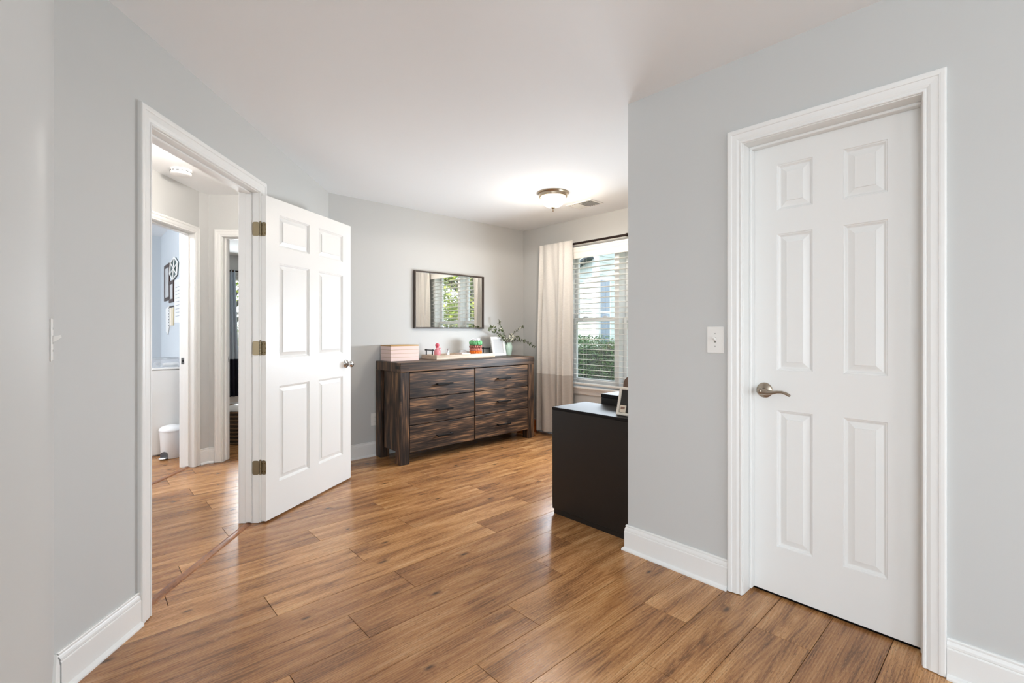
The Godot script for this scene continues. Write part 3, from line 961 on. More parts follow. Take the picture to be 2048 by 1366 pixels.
# ------------------------------------------------------------------ the nook's window, blind and curtains
func window_main():
	var t := thing("window_1", "white twin sash window behind the blind in the nook", "window", frame(UW + 0.12, 2.845, -90, 0.59), "", "structure")
	var U0 := UW + 0.070
	# outer frame, mullion and sill
	var f := B()
	for q: Array in [[2.20, 2.23, 0.59, 2.11], [3.51, 3.54, 0.59, 2.11]]:
		f.box(Vector3(UW + 0.004, q[2], -q[1]), Vector3(UW + 0.158, q[3], -q[0]), 0.002)
	f.box(Vector3(UW + 0.004, 2.08, -3.51), Vector3(UW + 0.158, 2.11, -2.23), 0.002)
	f.box(Vector3(UW + 0.030, 0.59, -3.51), Vector3(UW + 0.158, 0.615, -2.23), 0.002)
	obj("window_frame", f, M.trim, t)
	obj("mullion", bx(UW + 0.004, UW + 0.158, 2.840, 2.900, 0.615, 2.08, 0.003), M.trim, t)
	for q: Array in [[2.23, 2.840], [2.900, 3.51]]:
		for k in 2:
			var z0: float = 0.615 if k == 0 else 1.300
			var z1: float = 1.345 if k == 0 else 2.08
			var u0 := U0 + (0.010 if k == 0 else 0.046)
			var s := B()
			var u1 := u0 + 0.034
			s.box(Vector3(u0, z0, -q[0] - 0.042), Vector3(u1, z1, -q[0]), 0.004)
			s.box(Vector3(u0, z0, -q[1]), Vector3(u1, z1, -q[1] + 0.042), 0.004)
			s.box(Vector3(u0, z0, -q[1] + 0.042), Vector3(u1, z0 + (0.055 if k == 0 else 0.040), -q[0] - 0.042), 0.004)
			s.box(Vector3(u0, z1 - 0.040, -q[1] + 0.042), Vector3(u1, z1, -q[0] - 0.042), 0.004)
			var so := obj("sash", s, M.trim, t)
			obj("pane", bx(u0 + 0.014, u0 + 0.019, q[0] + 0.040, q[1] - 0.040, z0 + 0.038, z1 - 0.038), M.pane, so)
			if k == 0:
				for c: float in [0.28, 0.72]:
					var vv := lerpf(q[0], q[1], c)
					obj("sash_lock", bx(u0 - 0.004, u0 + 0.030, vv - 0.025, vv + 0.025, z1, z1 + 0.014, 0.004), M.plastic, so)
	# stool and apron
	var st := bx(UW - 0.045, UW + 0.034, 2.08, 3.64, 0.566, 0.590, 0.006)
	tag(obj("trim_7", st, M.trim), "white window sill above the apron under the blind", "sill", "", "structure")
	var ap := B()
	ap.prism(pv([0, 0, 0.010, 0, 0.014, 0.006, 0.014, 0.034, 0.018, 0.042, 0.018, 0.062, 0, 0.064]), P(UW, 3.61, 0.502), Vector3.BACK, 1.50, Vector3.LEFT, Vector3.UP)
	tag(obj("trim_8", ap, M.trim), "white moulded apron under the window sill", "trim", "", "structure")

	# the blind
	var bl := thing("window_blind", "white slatted blind with open slats across the nook window", "blind", frame(UW - 0.03, 2.845, -90, 0.60))
	var va := B()
	va.prism(pv([0, 0, 0.010, 0, 0.013, 0.012, 0.013, 0.060, 0.018, 0.075, 0.018, 0.096, 0.024, 0.108, 0.024, 0.122, 0, 0.122]), P(UW - 0.052, 3.54, 1.990), Vector3.BACK, 1.34, Vector3.LEFT, Vector3.UP)
	va.box(Vector3(UW - 0.052, 2.05, -3.54), Vector3(UW - 0.003, 2.112, -2.20))
	obj("valance", va, M.blind, bl)
	var sl := B(Transform3D(Basis(Vector3.BACK, deg_to_rad(-4.0)), P(UW - 0.026, 0, 0)))
	var arc := PackedVector2Array()
	for i in 7:
		var k := (i / 6.0 - 0.5) * 0.050
		arc.append(Vector2(k, 0.0015 - k * k * 2.6))
	for i in 7:
		var k := (0.5 - i / 6.0) * 0.050
		arc.append(Vector2(k, -0.0014 - k * k * 2.6))
	sl.prism(arc, Vector3(0, 0, -3.53), Vector3.BACK, 1.32, Vector3.RIGHT, Vector3.UP)
	var sm := sl.mesh()
	var n := 24
	for i in n:
		put("slat", sm, M.blind, bl, Transform3D(Basis.IDENTITY, Vector3(0, 0.668 + i * 0.0553, 0)))
	obj("bottom_rail", bx(UW - 0.052, UW, 2.21, 3.53, 0.612, 0.632, 0.004), M.blind, bl)
	for v: float in [2.32, 2.66, 3.04, 3.26, 3.42]:
		var c := B()
		c.tube(PackedVector3Array([P(UW - 0.0535, v, 0.632), P(UW - 0.0535, v, 2.0)]), [0.0011], 5)
		c.tube(PackedVector3Array([P(UW + 0.0005, v, 0.632), P(UW + 0.0005, v, 2.0)]), [0.0011], 5)
		obj("ladder_cord", c, M.cord, bl)
	var wd := B()
	wd.tube(PackedVector3Array([P(UW - 0.062, 2.36, 1.20), P(UW - 0.062, 2.36, 2.0)]), [0.004], 8)
	obj("tilt_wand", wd, M.plastic, bl)

	# rod and curtains
	var rd := thing("curtain_rod", "dark bronze curtain rod above the nook window", "curtain rod", frame(UW - 0.09, 2.8, -90, 2.13))
	var rb := B()
	rb.tube(PackedVector3Array([P(UW - 0.09, 1.76, 2.150), P(UW - 0.09, 3.83, 2.150)]), [0.0125], 16)
	obj("pole", rb, M.bronze, rd)
	for v: float in [1.75, 3.835]:
		var fb := B()
		fb.ball(P(UW - 0.09, v, 2.150), Vector3(0.018, 0.018, 0.018), 16, 10)
		obj("finial", fb, M.bronze, rd)
	for v: float in [1.95, 2.68, 3.62]:
		var k := B()
		k.box(Vector3(UW - 0.006, 2.118, -v - 0.012), Vector3(UW, 2.19, -v + 0.012), 0.002)
		k.tube(PackedVector3Array([P(UW - 0.006, v, 2.138), P(UW - 0.06, v, 2.136), P(UW - 0.09, v, 2.137)]), [0.006], 8)
		k.lathe(pv([0.0126, -0.008, 0.017, -0.008, 0.017, 0.008, 0.0126, 0.008]), P(UW - 0.09, v, 2.150), Vector3.BACK, 16)
		obj("bracket", k, M.bronze, rd)
	curtain("cream curtain with a taupe satin lower band, beside the dresser", 3.360, 3.850, 1.0, 3.8)
	curtain("cream curtain on the far side of the nook window, seen in the mirror", 1.750, 2.270, -1.0, 4.4)

func curtain(label: String, v0: float, v1: float, flare: float, folds: float):
	var t := thing("curtain", label, "curtain", frame(UW - 0.09, (v0 + v1) * 0.5, -90, 0.045), "curtains on the nook window rod")
	var pos := func(s: float, z: float) -> Vector3:
		var k := clampf((2.15 - z) / 2.1, 0.0, 1.0)
		var ph := (s + 0.07 * sin(s * 9.0 + v0)) * folds * TAU
		var amp := lerpf(0.020, 0.040, minf(1.0, k * 3.0)) * (0.75 + 0.25 * sin(s * 7.0 + 1.0))
		var off := amp * sin(ph + 0.5 * sin(k * 2.0 + s * 5.0)) + 0.012 * sin(ph * 2.1 + 2.0) * k + 0.008 * sin(s * 31.0 + k * 6.0)
		var side := 0.014 * cos(ph) * k + 0.016 * (s - 0.5) * k
		var vv := lerpf(v0, v1, s) + side + 0.03 * k * flare * s
		var head := smoothstep(1.85, 2.12, z)      # gathers flatten towards the rod pocket
		var base := UW - lerpf(0.112, 0.116, head)
		off *= 1.0 - 0.55 * head
		return P(base + minf(off, 0.050), vv, z)
	var zs_band := [0.045, 0.10, 0.20, 0.30, 0.40, 0.50, 0.60, 0.705]
	var zs_main := [0.705, 0.85, 1.0, 1.2, 1.4, 1.6, 1.8, 1.95, 2.05, 2.10, 2.125, 2.15, 2.175, 2.188]
	for part in 2:
		var zs: Array = zs_band if part == 0 else zs_main
		var b := B()
		var ns := 96
		for i in ns:
			for j in zs.size() - 1:
				var pp := []
				var nn := []
				for q: Vector2i in [Vector2i(0, 0), Vector2i(1, 0), Vector2i(1, 1), Vector2i(0, 1)]:
					var s := float(i + q.x) / ns
					var z: float = zs[j + q.y]
					var p: Vector3 = pos.call(s, z)
					var ds: Vector3 = pos.call(s + 0.002, z) - pos.call(s - 0.002, z)
					var dz: Vector3 = pos.call(s, z + 0.004) - pos.call(s, z - 0.004)
					var nq := ds.cross(dz).normalized()
					if nq.x > 0.0:
						nq = -nq
					pp.append(p); nn.append(nq)
				var uvs := []
				for q: Vector2i in [Vector2i(0, 0), Vector2i(1, 0), Vector2i(1, 1), Vector2i(0, 1)]:
					uvs.append(Vector2(float(i + q.x) / ns * 2.0, zs[j + q.y] * 2.2))
				b.tri(pp[0], pp[1], pp[2], nn[0], nn[1], nn[2], uvs[0], uvs[1], uvs[2])
				b.tri(pp[0], pp[2], pp[3], nn[0], nn[2], nn[3], uvs[0], uvs[2], uvs[3])
				var k := 0.004     # the back of the cloth
				b.tri(pp[0] - nn[0] * k, pp[1] - nn[1] * k, pp[2] - nn[2] * k, -nn[0], -nn[1], -nn[2], uvs[0], uvs[1], uvs[2])
				b.tri(pp[0] - nn[0] * k, pp[2] - nn[2] * k, pp[3] - nn[3] * k, -nn[0], -nn[2], -nn[3], uvs[0], uvs[2], uvs[3])
				if j == 0 and part == 0:
					b.quad(pp[0], pp[1], pp[1] - nn[1] * k, pp[0] - nn[0] * k, Vector3.DOWN)
				if j == zs.size() - 2 and part == 1:
					b.quad(pp[3], pp[2], pp[2] - nn[2] * k, pp[3] - nn[3] * k, Vector3.UP)
				if i == 0:
					b.quad(pp[0], pp[3], pp[3] - nn[3] * k, pp[0] - nn[0] * k, Vector3.BACK)
				if i == ns - 1:
					b.quad(pp[1], pp[2], pp[2] - nn[2] * k, pp[1] - nn[1] * k, Vector3.FORWARD)
		var o := obj("lower_band" if part == 0 else "upper_cloth", b, M.curtain_band if part == 0 else M.curtain, t)
		if part == 0:
			o.set_meta("label", "taupe satin band")

# ------------------------------------------------------------------ dresser
const DU0 := 2.123
const DU1 := 3.808
const DV0 := 3.764
const DV1 := 4.230
const DH := 0.913

func rw(k: int) -> Material:
	return M.rustic[k % 3]

func dresser():
	var t := thing("dresser", "rustic dark brown six-drawer wooden dresser under the mirror", "dresser", frame((DU0 + DU1) / 2, (DV0 + DV1) / 2, 0))
	var us := Vector2(1.25, 3.9)
	obj("top", bx(DU0, DU1, DV0, DV1, 0.828, DH, 0.004, 0, Vector2(0.1, 0.2), Vector2(0.56, 3.9)), rw(0), t)
	var legs := [[DU0, DV0], [DU1 - 0.092, DV0], [DU0, DV1 - 0.092], [DU1 - 0.092, DV1 - 0.092]]
	for i in 4:
		var q: Array = legs[i]
		obj("leg", bx(q[0], q[0] + 0.092, q[1], q[1] + 0.092, 0.0, 0.828, 0.003, 1, Vector2(0.3 + i * 0.23, 0.17 * i), us), rw(i + 1), t)
	# box-joint fingers where the top meets the legs
	for u: float in [DU0, DU1 - 0.092]:
		obj("corner_joint", bx(u + (-0.0006 if u < 3.0 else 0.001), u + (0.091 if u < 3.0 else 0.0926), DV0 - 0.0009, DV0 + 0.09, 0.855, 0.886, 0.001, 0, Vector2(0.7, 0.05), Vector2(0.9, 3.9)), M.rustic_dark, t)
	# sides and carcass
	obj("side_panel", bx(DU0 + 0.022, DU0 + 0.040, DV0 + 0.092, DV1 - 0.125, 0.105, 0.828, 0.0, 1, Vector2(0.6, 0.4), us), rw(2), t)
	obj("side_panel", bx(DU1 - 0.040, DU1 - 0.022, DV0 + 0.092, DV1 - 0.125, 0.105, 0.828, 0.0, 1, Vector2(0.2, 0.7), us), rw(0), t)
	obj("back_panel", bx(DU0 + 0.06, DU1 - 0.06, DV1 - 0.03, DV1 - 0.012, 0.12, 0.828), M.dark, t)
	obj("carcass", bx(DU0 + 0.094, DU1 - 0.094, DV0 + 0.034, DV1 - 0.10, 0.112, 0.824), M.dark, t)
	var cols := [[2.2205, 2.9575], [2.9695, 3.7105]]
	var rows := [[0.588, 0.8205], [0.345, 0.5815], [0.102, 0.3385]]
	var k := 0
	for c: Array in cols:
		for r: Array in rows:
			var d := obj("drawer_front", bx(c[0], c[1], DV0 + 0.006, DV0 + 0.030, r[0], r[1], 0.0025, 0, Vector2(0.37 * k + 0.1, 0.29 * k), us), rw(k * 2 + 1), t)
			var hc: float = (c[0] + c[1]) / 2
			var hz: float = (r[0] + r[1]) / 2 - 0.006
			var h := B()
			h.box(Vector3(hc - 0.088, hz - 0.008, -(DV0 - 0.020)), Vector3(hc + 0.088, hz + 0.008, -(DV0 - 0.032)), 0.0015)
			for s: float in [-1.0, 1.0]:
				h.box(Vector3(hc + s * 0.078 - 0.0065, hz - 0.0065, -(DV0 + 0.008)), Vector3(hc + s * 0.078 + 0.0065, hz + 0.0065, -(DV0 - 0.024)), 0.001)
			obj("bar_handle", h, M.black_metal, d)
			k += 1
	# mirror above it
	var mt := thing("wall_mirror", "rectangular mirror in a thin dark brown frame above the dresser", "mirror", frame(2.9985, VM, 0, 1.222))
	var m0 := 2.544; var m1 := 3.453; var z0 := 1.222; var z1 := 1.818
	var fr := pv([0, 0, 0, 0.030, 0.013, 0.030, 0.013, 0.018, 0.016, 0.017, 0.016, 0])
	var xm := frame(0, VM - 0.001, 0)
	for q: Array in [[Vector3(m0, z0, 0), Vector3.RIGHT, m1 - m0, Vector3.UP], [Vector3(m0, z1, 0), Vector3.RIGHT, m1 - m0, Vector3.DOWN], [Vector3(m0, z0, 0), Vector3.UP, z1 - z0, Vector3.RIGHT], [Vector3(m1, z0, 0), Vector3.UP, z1 - z0, Vector3.LEFT]]:
		var b := B(xm)
		b.prism(fr, q[0], q[1], q[2], q[3], Vector3.BACK, Vector2(1, 0), Vector2(-1, 0))
		obj("frame_rail", b, M.frame_wood, mt)
	obj("mirror_glass", bx(m0 + 0.010, m1 - 0.010, VM - 0.017, VM - 0.003, z0 + 0.010, z1 - 0.010), M.mirror, mt)
	# outlet beside the dresser
	var xo := frame(2.117, VM, 0)
	var o := thing("outlet", "white wall outlet plate left of the dresser", "outlet", frame(2.117, VM, 0, 0.287))
	var ob := B(xo)
	ob.box(Vector3(-0.036, 0.290, 0), Vector3(0.036, 0.410, 0.0055), 0.0025)
	obj("plate", ob, M.plate, o)
	for z: float in [0.331, 0.369]:
		var so := B(xo)
		so.box(Vector3(-0.016, z - 0.0145, 0.005), Vector3(0.016, z + 0.0145, 0.0072), 0.003)
		var rc := obj("receptacle", so, M.plate, o)
		var sb := B(xo)
		for s: float in [-0.006, 0.006]:
			sb.box(Vector3(s - 0.001, z - 0.002, 0.007), Vector3(s + 0.001, z + 0.007, 0.0075))
		obj("slot", sb, M.dark, rc)

func leaf_quad(b: MB, base: Vector3, dir: Vector3, up: Vector3, length: float, width: float, bend := 0.2):
	dir = dir.normalized()
	var sd := dir.cross(up).normalized()
	var nn := sd.cross(dir).normalized()
	var pts := []
	for q: Array in [[0.0, 0.06], [0.3, 0.8], [0.6, 1.0], [0.85, 0.55], [1.0, 0.02]]:
		var c: Vector3 = base + dir * length * q[0] - nn * bend * length * q[0] * q[0]
		pts.append([c - sd * width * 0.5 * q[1], c + nn * width * -0.08, c + sd * width * 0.5 * q[1]])
	for i in 4:
		for w in 2:
			b.quad(pts[i][w], pts[i][w + 1], pts[i + 1][w + 1], pts[i + 1][w], nn)

func ruffle(A: float, C: float, r: float, h: float, sd: float) -> Vector3:      # one point of a gathered fabric ring
	var k := 1.0 + 0.16 * sin(A * 17.0 + sd + 0.8 * sin(C)) + 0.10 * sin(A * 29.0 - C * 2.0 + sd * 2.0) + 0.06 * sin(A * 9.0 + C * 3.0)
	return Vector3(cos(A), 0, sin(A)) * (0.051 + cos(C) * r * k) + Vector3.UP * sin(C) * h * k

func dresser_top():
	var z := DH
	# box of stacked trays
	var t := thing("storage_box", "pink stacked keepsake box with a gilt lid at the left end of the dresser", "box", frame(2.325, 4.13, 0, z))
	for i in 4:
		obj("tray_layer", bx(2.174, 2.475, 4.03, 4.233, z + i * 0.0355, z + i * 0.0355 + 0.0330, 0.0012), M.pink_paper, t)
	obj("core", bx(2.177, 2.472, 4.033, 4.230, z + 0.001, z + 0.142), M.gilt, t)
	obj("lid", bx(2.172, 2.477, 4.028, 4.235, z + 0.142, z + 0.150, 0.001), M.gilt, t)
	# wooden tray
	var tr := thing("serving_tray", "long pale wooden tray with black pipe handles on the dresser", "tray", frame(3.01, 4.09, 0, z))
	var u0 := 2.63; var u1 := 3.39; var v0 := 3.955; var v1 := 4.232
	obj("tray_base", bx(u0 + 0.012, u1 - 0.012, v0 + 0.012, v1 - 0.012, z, z + 0.012, 0.0, 0, Vector2(0.1, 0.1)), M.pale_wood, tr)
	obj("tray_side", bx(u0, u1, v0, v0 + 0.013, z, z + 0.043, 0.0015, 0, Vector2(0.3, 0.5)), M.pale_wood, tr)
	obj("tray_side", bx(u0, u1, v1 - 0.013, v1, z, z + 0.043, 0.0015, 0, Vector2(0.6, 0.2)), M.pale_wood, tr)
	obj("tray_end", bx(u0, u0 + 0.013, v0 + 0.013, v1 - 0.013, z, z + 0.043, 0.0015, 2, Vector2(0.2, 0.8)), M.pale_wood, tr)
	obj("tray_end", bx(u1 - 0.013, u1, v0 + 0.013, v1 - 0.013, z, z + 0.043, 0.0015, 2, Vector2(0.5, 0.4)), M.pale_wood, tr)
	for u: float in [u0 + 0.0065, u1 - 0.0065]:
		var h := B()
		var vv := 4.095
		for s: float in [-1.0, 1.0]:
			h.tube(PackedVector3Array([P(u, vv + s * 0.055, z + 0.040), P(u, vv + s * 0.055, z + 0.092)]), [0.0062], 10)
			h.ball(P(u, vv + s * 0.055, z + 0.092), Vector3(0.010, 0.010, 0.010), 10, 6)
			h.tube(PackedVector3Array([P(u, vv + s * 0.055, z + 0.092), P(u, vv + s * 0.074, z + 0.092)]), [0.0085], 10)
		h.tube(PackedVector3Array([P(u, vv - 0.055, z + 0.092), P(u, vv + 0.055, z + 0.092)]), [0.0058], 10)
		obj("pipe_handle", h, M.black_metal, tr)
	var tz := z + 0.012
	# pink perfume bottle
	var pb := thing("perfume_bottle", "pink glass perfume bottle with a round pink stopper on the tray", "perfume bottle", frame(2.735, 4.10, 0, tz))
	var bb := B()
	bb.lathe(pv([0, 0, 0.031, 0, 0.034, 0.004, 0.035, 0.060, 0.033, 0.074, 0.024, 0.084, 0.012, 0.090, 0.011, 0.097, 0, 0.097]), P(2.735, 4.10, tz), Vector3.UP, 28)
	obj("bottle", bb, M.pink_glass, pb)
	var ca := B()
	ca.lathe(pv([0, 0.094, 0.014, 0.096, 0.016, 0.104, 0.013, 0.109, 0.019, 0.117, 0.0215, 0.127, 0.0185, 0.138, 0.010, 0.145, 0, 0.147]), P(2.735, 4.10, tz), Vector3.UP, 24)
	var cp := obj("stopper", ca, M.deep_pink, pb)
	cp.set_meta("label", "deep pink round stopper")
	var bow := B()
	for s: float in [-1.0, 1.0]:
		bow.ball(P(2.735 + s * 0.018, 4.078, tz + 0.093), Vector3(0.014, 0.008, 0.006), 10, 6)
	obj("bow", bow, M.pink_glass, pb)
	# small clear bottle
	var sb := thing("perfume_sampler", "small clear perfume sampler with a silver cap on the tray", "perfume bottle", frame(2.835, 4.06, 0, tz))
	var gb := B(Transform3D(Basis.IDENTITY, P(2.835, 4.06, tz)))
	gb.box(Vector3(-0.019, 0, -0.011), Vector3(0.019, 0.052, 0.011), 0.003)
	obj("bottle", gb, M.clear, sb)
	var gl := B(Transform3D(Basis.IDENTITY, P(2.835, 4.06, tz)))
	gl.box(Vector3(-0.008, 0.006, 0.0105), Vector3(0.016, 0.046, 0.0118), 0.0004)
	obj("paper_label", gl, M.white, sb)
	var gc := B()
	gc.lathe(pv([0, 0.052, 0.012, 0.052, 0.012, 0.088, 0.011, 0.090, 0, 0.090]), P(2.841, 4.06, tz), Vector3.UP, 20)
	gc.lathe(pv([0, 0.052, 0.006, 0.052, 0.006, 0.080, 0, 0.082]), P(2.822, 4.06, tz), Vector3.UP, 12)
	obj("cap", gc, M.chrome, sb)
	# thin box
	var nb := thing("trinket_box", "flat cream trinket box lying in the tray", "box", frame(3.03, 4.05, 0, tz))
	obj("box_body", bx(2.975, 3.085, 4.00, 4.12, tz, tz + 0.030, 0.002), M.cream, nb)
	obj("lid", bx(2.973, 3.087, 3.998, 4.122, tz + 0.030, tz + 0.042, 0.002), M.cream_pink, nb)
	# small jar and the shallow bluish bowl behind the hair ties
	var j := B()
	j.lathe(pv([0, 0, 0.032, 0, 0.040, 0.012, 0.044, 0.034, 0.040, 0.054, 0.028, 0.066, 0, 0.070]), P(3.115, 4.168, tz), Vector3.UP, 28)
	tag(obj("round_jar", j, M.frost), "small rounded frosted white jar left of the hair ties", "jar")
	var bw := B()
	bw.lathe(pv([0, 0, 0.028, 0, 0.046, 0.020, 0.054, 0.050, 0.051, 0.050, 0.043, 0.022, 0.024, 0.006, 0, 0.006]), P(3.318, 4.160, tz), Vector3.UP, 28)
	tag(obj("glass_bowl", bw, M.blue_grey), "small blue-grey bowl behind the right tray handle", "bowl")
	# hair ties on a clear holder
	var hu := 3.205; var hv := 4.062
	var hd := B()
	for i in 16:
		var a := TAU * i / 16.0
		hd.tube(PackedVector3Array([P(hu + cos(a) * 0.046, hv + sin(a) * 0.046, tz), P(hu + cos(a) * 0.046, hv + sin(a) * 0.046, tz + 0.190)]), [0.0042], 8)
	hd.lathe(pv([0, 0, 0.052, 0, 0.052, 0.010, 0.047, 0.012, 0.047, 0.190, 0.0445, 0.190, 0.0445, 0.012, 0, 0.012]), P(hu, hv, tz), Vector3.UP, 32)
	tag(obj("hair_tie_holder", hd, M.acrylic), "ribbed clear holder cup inside the stacked hair ties", "holder")
	var ties := [["bright orange fabric hair tie, lowest of the stack", M.s_orange, 0.042, 0.016, 0.021], ["dusty pink fabric hair tie above the orange one", M.s_pink, 0.072, 0.016, 0.014], ["black and pink leopard-print hair tie in the stack", M.s_leopard, 0.101, 0.017, 0.018], ["pale green fabric hair tie, topmost of the stack", M.s_green, 0.142, 0.019, 0.023]]
	for q: Array in ties:
		var s := B()
		var ns := 120
		var nr := 14
		var sd := rng.randi() % 100
		for a in ns:
			for c in nr:
				var pp := []
				var nn := []
				for w: Vector2i in [Vector2i(0, 0), Vector2i(1, 0), Vector2i(1, 1), Vector2i(0, 1)]:
					var A := TAU * ((a + w.x) % ns) / ns
					var C := TAU * ((c + w.y) % nr) / nr
					var p0: Vector3 = ruffle(A, C, q[3], q[4], sd)
					var pa: Vector3 = ruffle(A + 0.02, C, q[3], q[4], sd)
					var pc: Vector3 = ruffle(A, C + 0.05, q[3], q[4], sd)
					var nv := (pa - p0).cross(pc - p0).normalized()
					if nv.dot(Vector3(cos(A), 0, sin(A)) * cos(C) + Vector3.UP * sin(C)) < 0.0:
						nv = -nv
					pp.append(P(hu, hv, tz + q[2]) + p0)
					nn.append(nv)
				s.tri(pp[0], pp[1], pp[2], nn[0], nn[1], nn[2], Vector2(a, c) * 0.05, Vector2(a + 1, c) * 0.05, Vector2(a + 1, c + 1) * 0.05)
				s.tri(pp[0], pp[2], pp[3], nn[0], nn[2], nn[3], Vector2(a, c) * 0.05, Vector2(a + 1, c + 1) * 0.05, Vector2(a, c + 1) * 0.05)
		tag(obj("hair_tie", s, q[1]), q[0], "hair tie", "fabric hair ties stacked on the clear holder")
	# white picture frame leaning back
	var fx := Transform3D(Basis(Vector3.UP, 0.0) * Basis(Vector3.RIGHT, deg_to_rad(-13.0)), P(3.565, 4.085, z))
	var pf := thing("picture_frame", "white picture frame leaning back at the right end of the dresser", "picture frame", Transform3D(Basis.IDENTITY, P(3.565, 4.085, z)))
	var fp := pv([0, 0, 0, 0.014, 0.004, 0.018, 0.028, 0.015, 0.032, 0.010, 0.032, 0])
	var w2 := 0.100; var fh := 0.222
	for q: Array in [[Vector3(-w2, 0, 0), Vector3.RIGHT, 2 * w2, Vector3.UP], [Vector3(-w2, fh, 0), Vector3.RIGHT, 2 * w2, Vector3.DOWN], [Vector3(-w2, 0, 0), Vector3.UP, fh, Vector3.RIGHT], [Vector3(w2, 0, 0), Vector3.UP, fh, Vector3.LEFT]]:
		var b := B(fx)
		b.prism(fp, q[0], q[1], q[2], q[3], Vector3.BACK, Vector2(1, 0), Vector2(-1, 0))
		obj("frame_rail", b, M.white, pf)
	var ph := B(fx)
	ph.box(Vector3(-w2 + 0.028, 0.028, 0.001), Vector3(w2 - 0.028, fh - 0.028, 0.006))
	obj("photo", ph, M.silver_print, pf)
	var eb := B()
	eb.prism(pv([-0.02, 0, 0.02, 0, 0.02, 0.004, -0.02, 0.004]), P(3.565, 4.160, z + 0.001), Vector3(0, 0.155, 0.036).normalized(), 0.150, Vector3.RIGHT, Vector3.FORWARD)
	obj("easel_back", eb, M.dark, pf)
	# vase with leafy branches
	var vu := 3.735; var vv2 := 4.125
	var vt := thing("vase", "pale mint ceramic vase holding leafy branches at the dresser's right end", "vase", frame(vu, vv2, 0, z))
	var vb := B()
	vb.lathe(pv([0, 0, 0.036, 0, 0.039, 0.004, 0.044, 0.030, 0.051, 0.066, 0.054, 0.092, 0.050, 0.115, 0.042, 0.128, 0.040, 0.136, 0.046, 0.146, 0.047, 0.150, 0.044, 0.150, 0.037, 0.137, 0.037, 0.120, 0.045, 0.090, 0.036, 0.012, 0, 0.010]), P(vu, vv2, z), Vector3.UP, 36)
	obj("vase_body", vb, M.mint, vt)
	var stems := [
		[P(3.72, 4.12, 0.98), P(3.705, 4.10, 1.069), P(3.655, 4.10, 1.162), P(3.615, 4.11, 1.232), P(3.59, 4.12, 1.295), P(3.60, 4.12, 1.323)],
		[P(3.72, 4.12, 0.98), P(3.69, 4.10, 1.069), P(3.595, 4.09, 1.145), P(3.515, 4.09, 1.186), P(3.45, 4.09, 1.208), P(3.405, 4.09, 1.214)],
		[P(3.595, 4.09, 1.145), P(3.525, 4.09, 1.19), P(3.50, 4.08, 1.237), P(3.47, 4.08, 1.248), P(3.425, 4.08, 1.250)],
		[P(3.74, 4.12, 0.98), P(3.725, 4.10, 1.069), P(3.777, 4.10, 1.150), P(3.845, 4.09, 1.203), P(3.905, 4.08, 1.233), P(3.945, 4.07, 1.251)],
		[P(3.74, 4.12, 0.98), P(3.735, 4.10, 1.072), P(3.80, 4.07, 1.091), P(3.865, 4.04, 1.090), P(3.93, 4.01, 1.071), P(3.965, 3.97, 1.041), P(3.985, 3.93, 1.010)],
		[P(3.73, 4.12, 0.98), P(3.713, 4.10, 1.069), P(3.729, 4.09, 1.127), P(3.745, 4.08, 1.162)],
		[P(3.74, 4.12, 0.98), P(3.729, 4.10, 1.069), P(3.82, 4.08, 1.132), P(3.88, 4.07, 1.120)],
		[P(3.725, 4.12, 0.98), P(3.682, 4.10, 1.069), P(3.62, 4.08, 1.116), P(3.597, 4.07, 1.140)],
		[P(3.655, 4.10, 1.162), P(3.625, 4.08, 1.19), P(3.585, 4.07, 1.21), P(3.54, 4.06, 1.215)]]
	var fl := B()
	for s: Array in stems:
		var sb2 := B()
		var path := PackedVector3Array(s)
		sb2.tube(path, [0.0022], 6)
		obj("branch", sb2, M.twig, vt)
	var lb := B()
	for s: Array in stems:
		for i in range(1, s.size() - 1):
			for k in 4:
				var a: Vector3 = s[i].lerp(s[i + 1], k / 4.0 + rng.randf() * 0.2)
				if a.y < 1.075 and Vector2(a.x - vu, a.z + vv2).length() < 0.07:
					continue
				var d: Vector3 = (s[i + 1] - s[i]).normalized()
				for w: float in [-1.0, 1.0]:
					if rng.randf() < 0.22:
						continue
					var sd := d.cross(Vector3(rng.randf_range(-0.4, 0.4), rng.randf_range(-0.4, 0.4), 1.0)).normalized() * w
					leaf_quad(lb, a, d * 0.6 + sd + Vector3(rng.randf_range(-0.2, 0.2), rng.randf_range(-0.3, 0.3), rng.randf_range(-0.3, 0.3)), Vector3(rng.randf_range(-0.5, 0.5), 0.7, 0.8), rng.randf_range(0.018, 0.030), rng.randf_range(0.010, 0.015))
				if rng.randf() < 0.20 and a.y > 1.1:
					fl.ball(a + Vector3(rng.randf_range(-0.01, 0.01), rng.randf_range(0, 0.012), 0.008), Vector3(0.008, 0.006, 0.008), 8, 5)
	for k in 9:      # the cluster of white blossom above the rim
		fl.ball(P(3.735 + rng.randf_range(-0.03, 0.03), 4.07, 1.105 + rng.randf_range(-0.02, 0.05)), Vector3(0.011, 0.010, 0.010), 8, 5)
	var lo := obj("leaves", lb, M.leaf, vt)
	lo.set_meta("kind", "stuff")
	var fo := obj("blossoms", fl, M.blossom, vt)
	fo.set_meta("kind", "stuff")

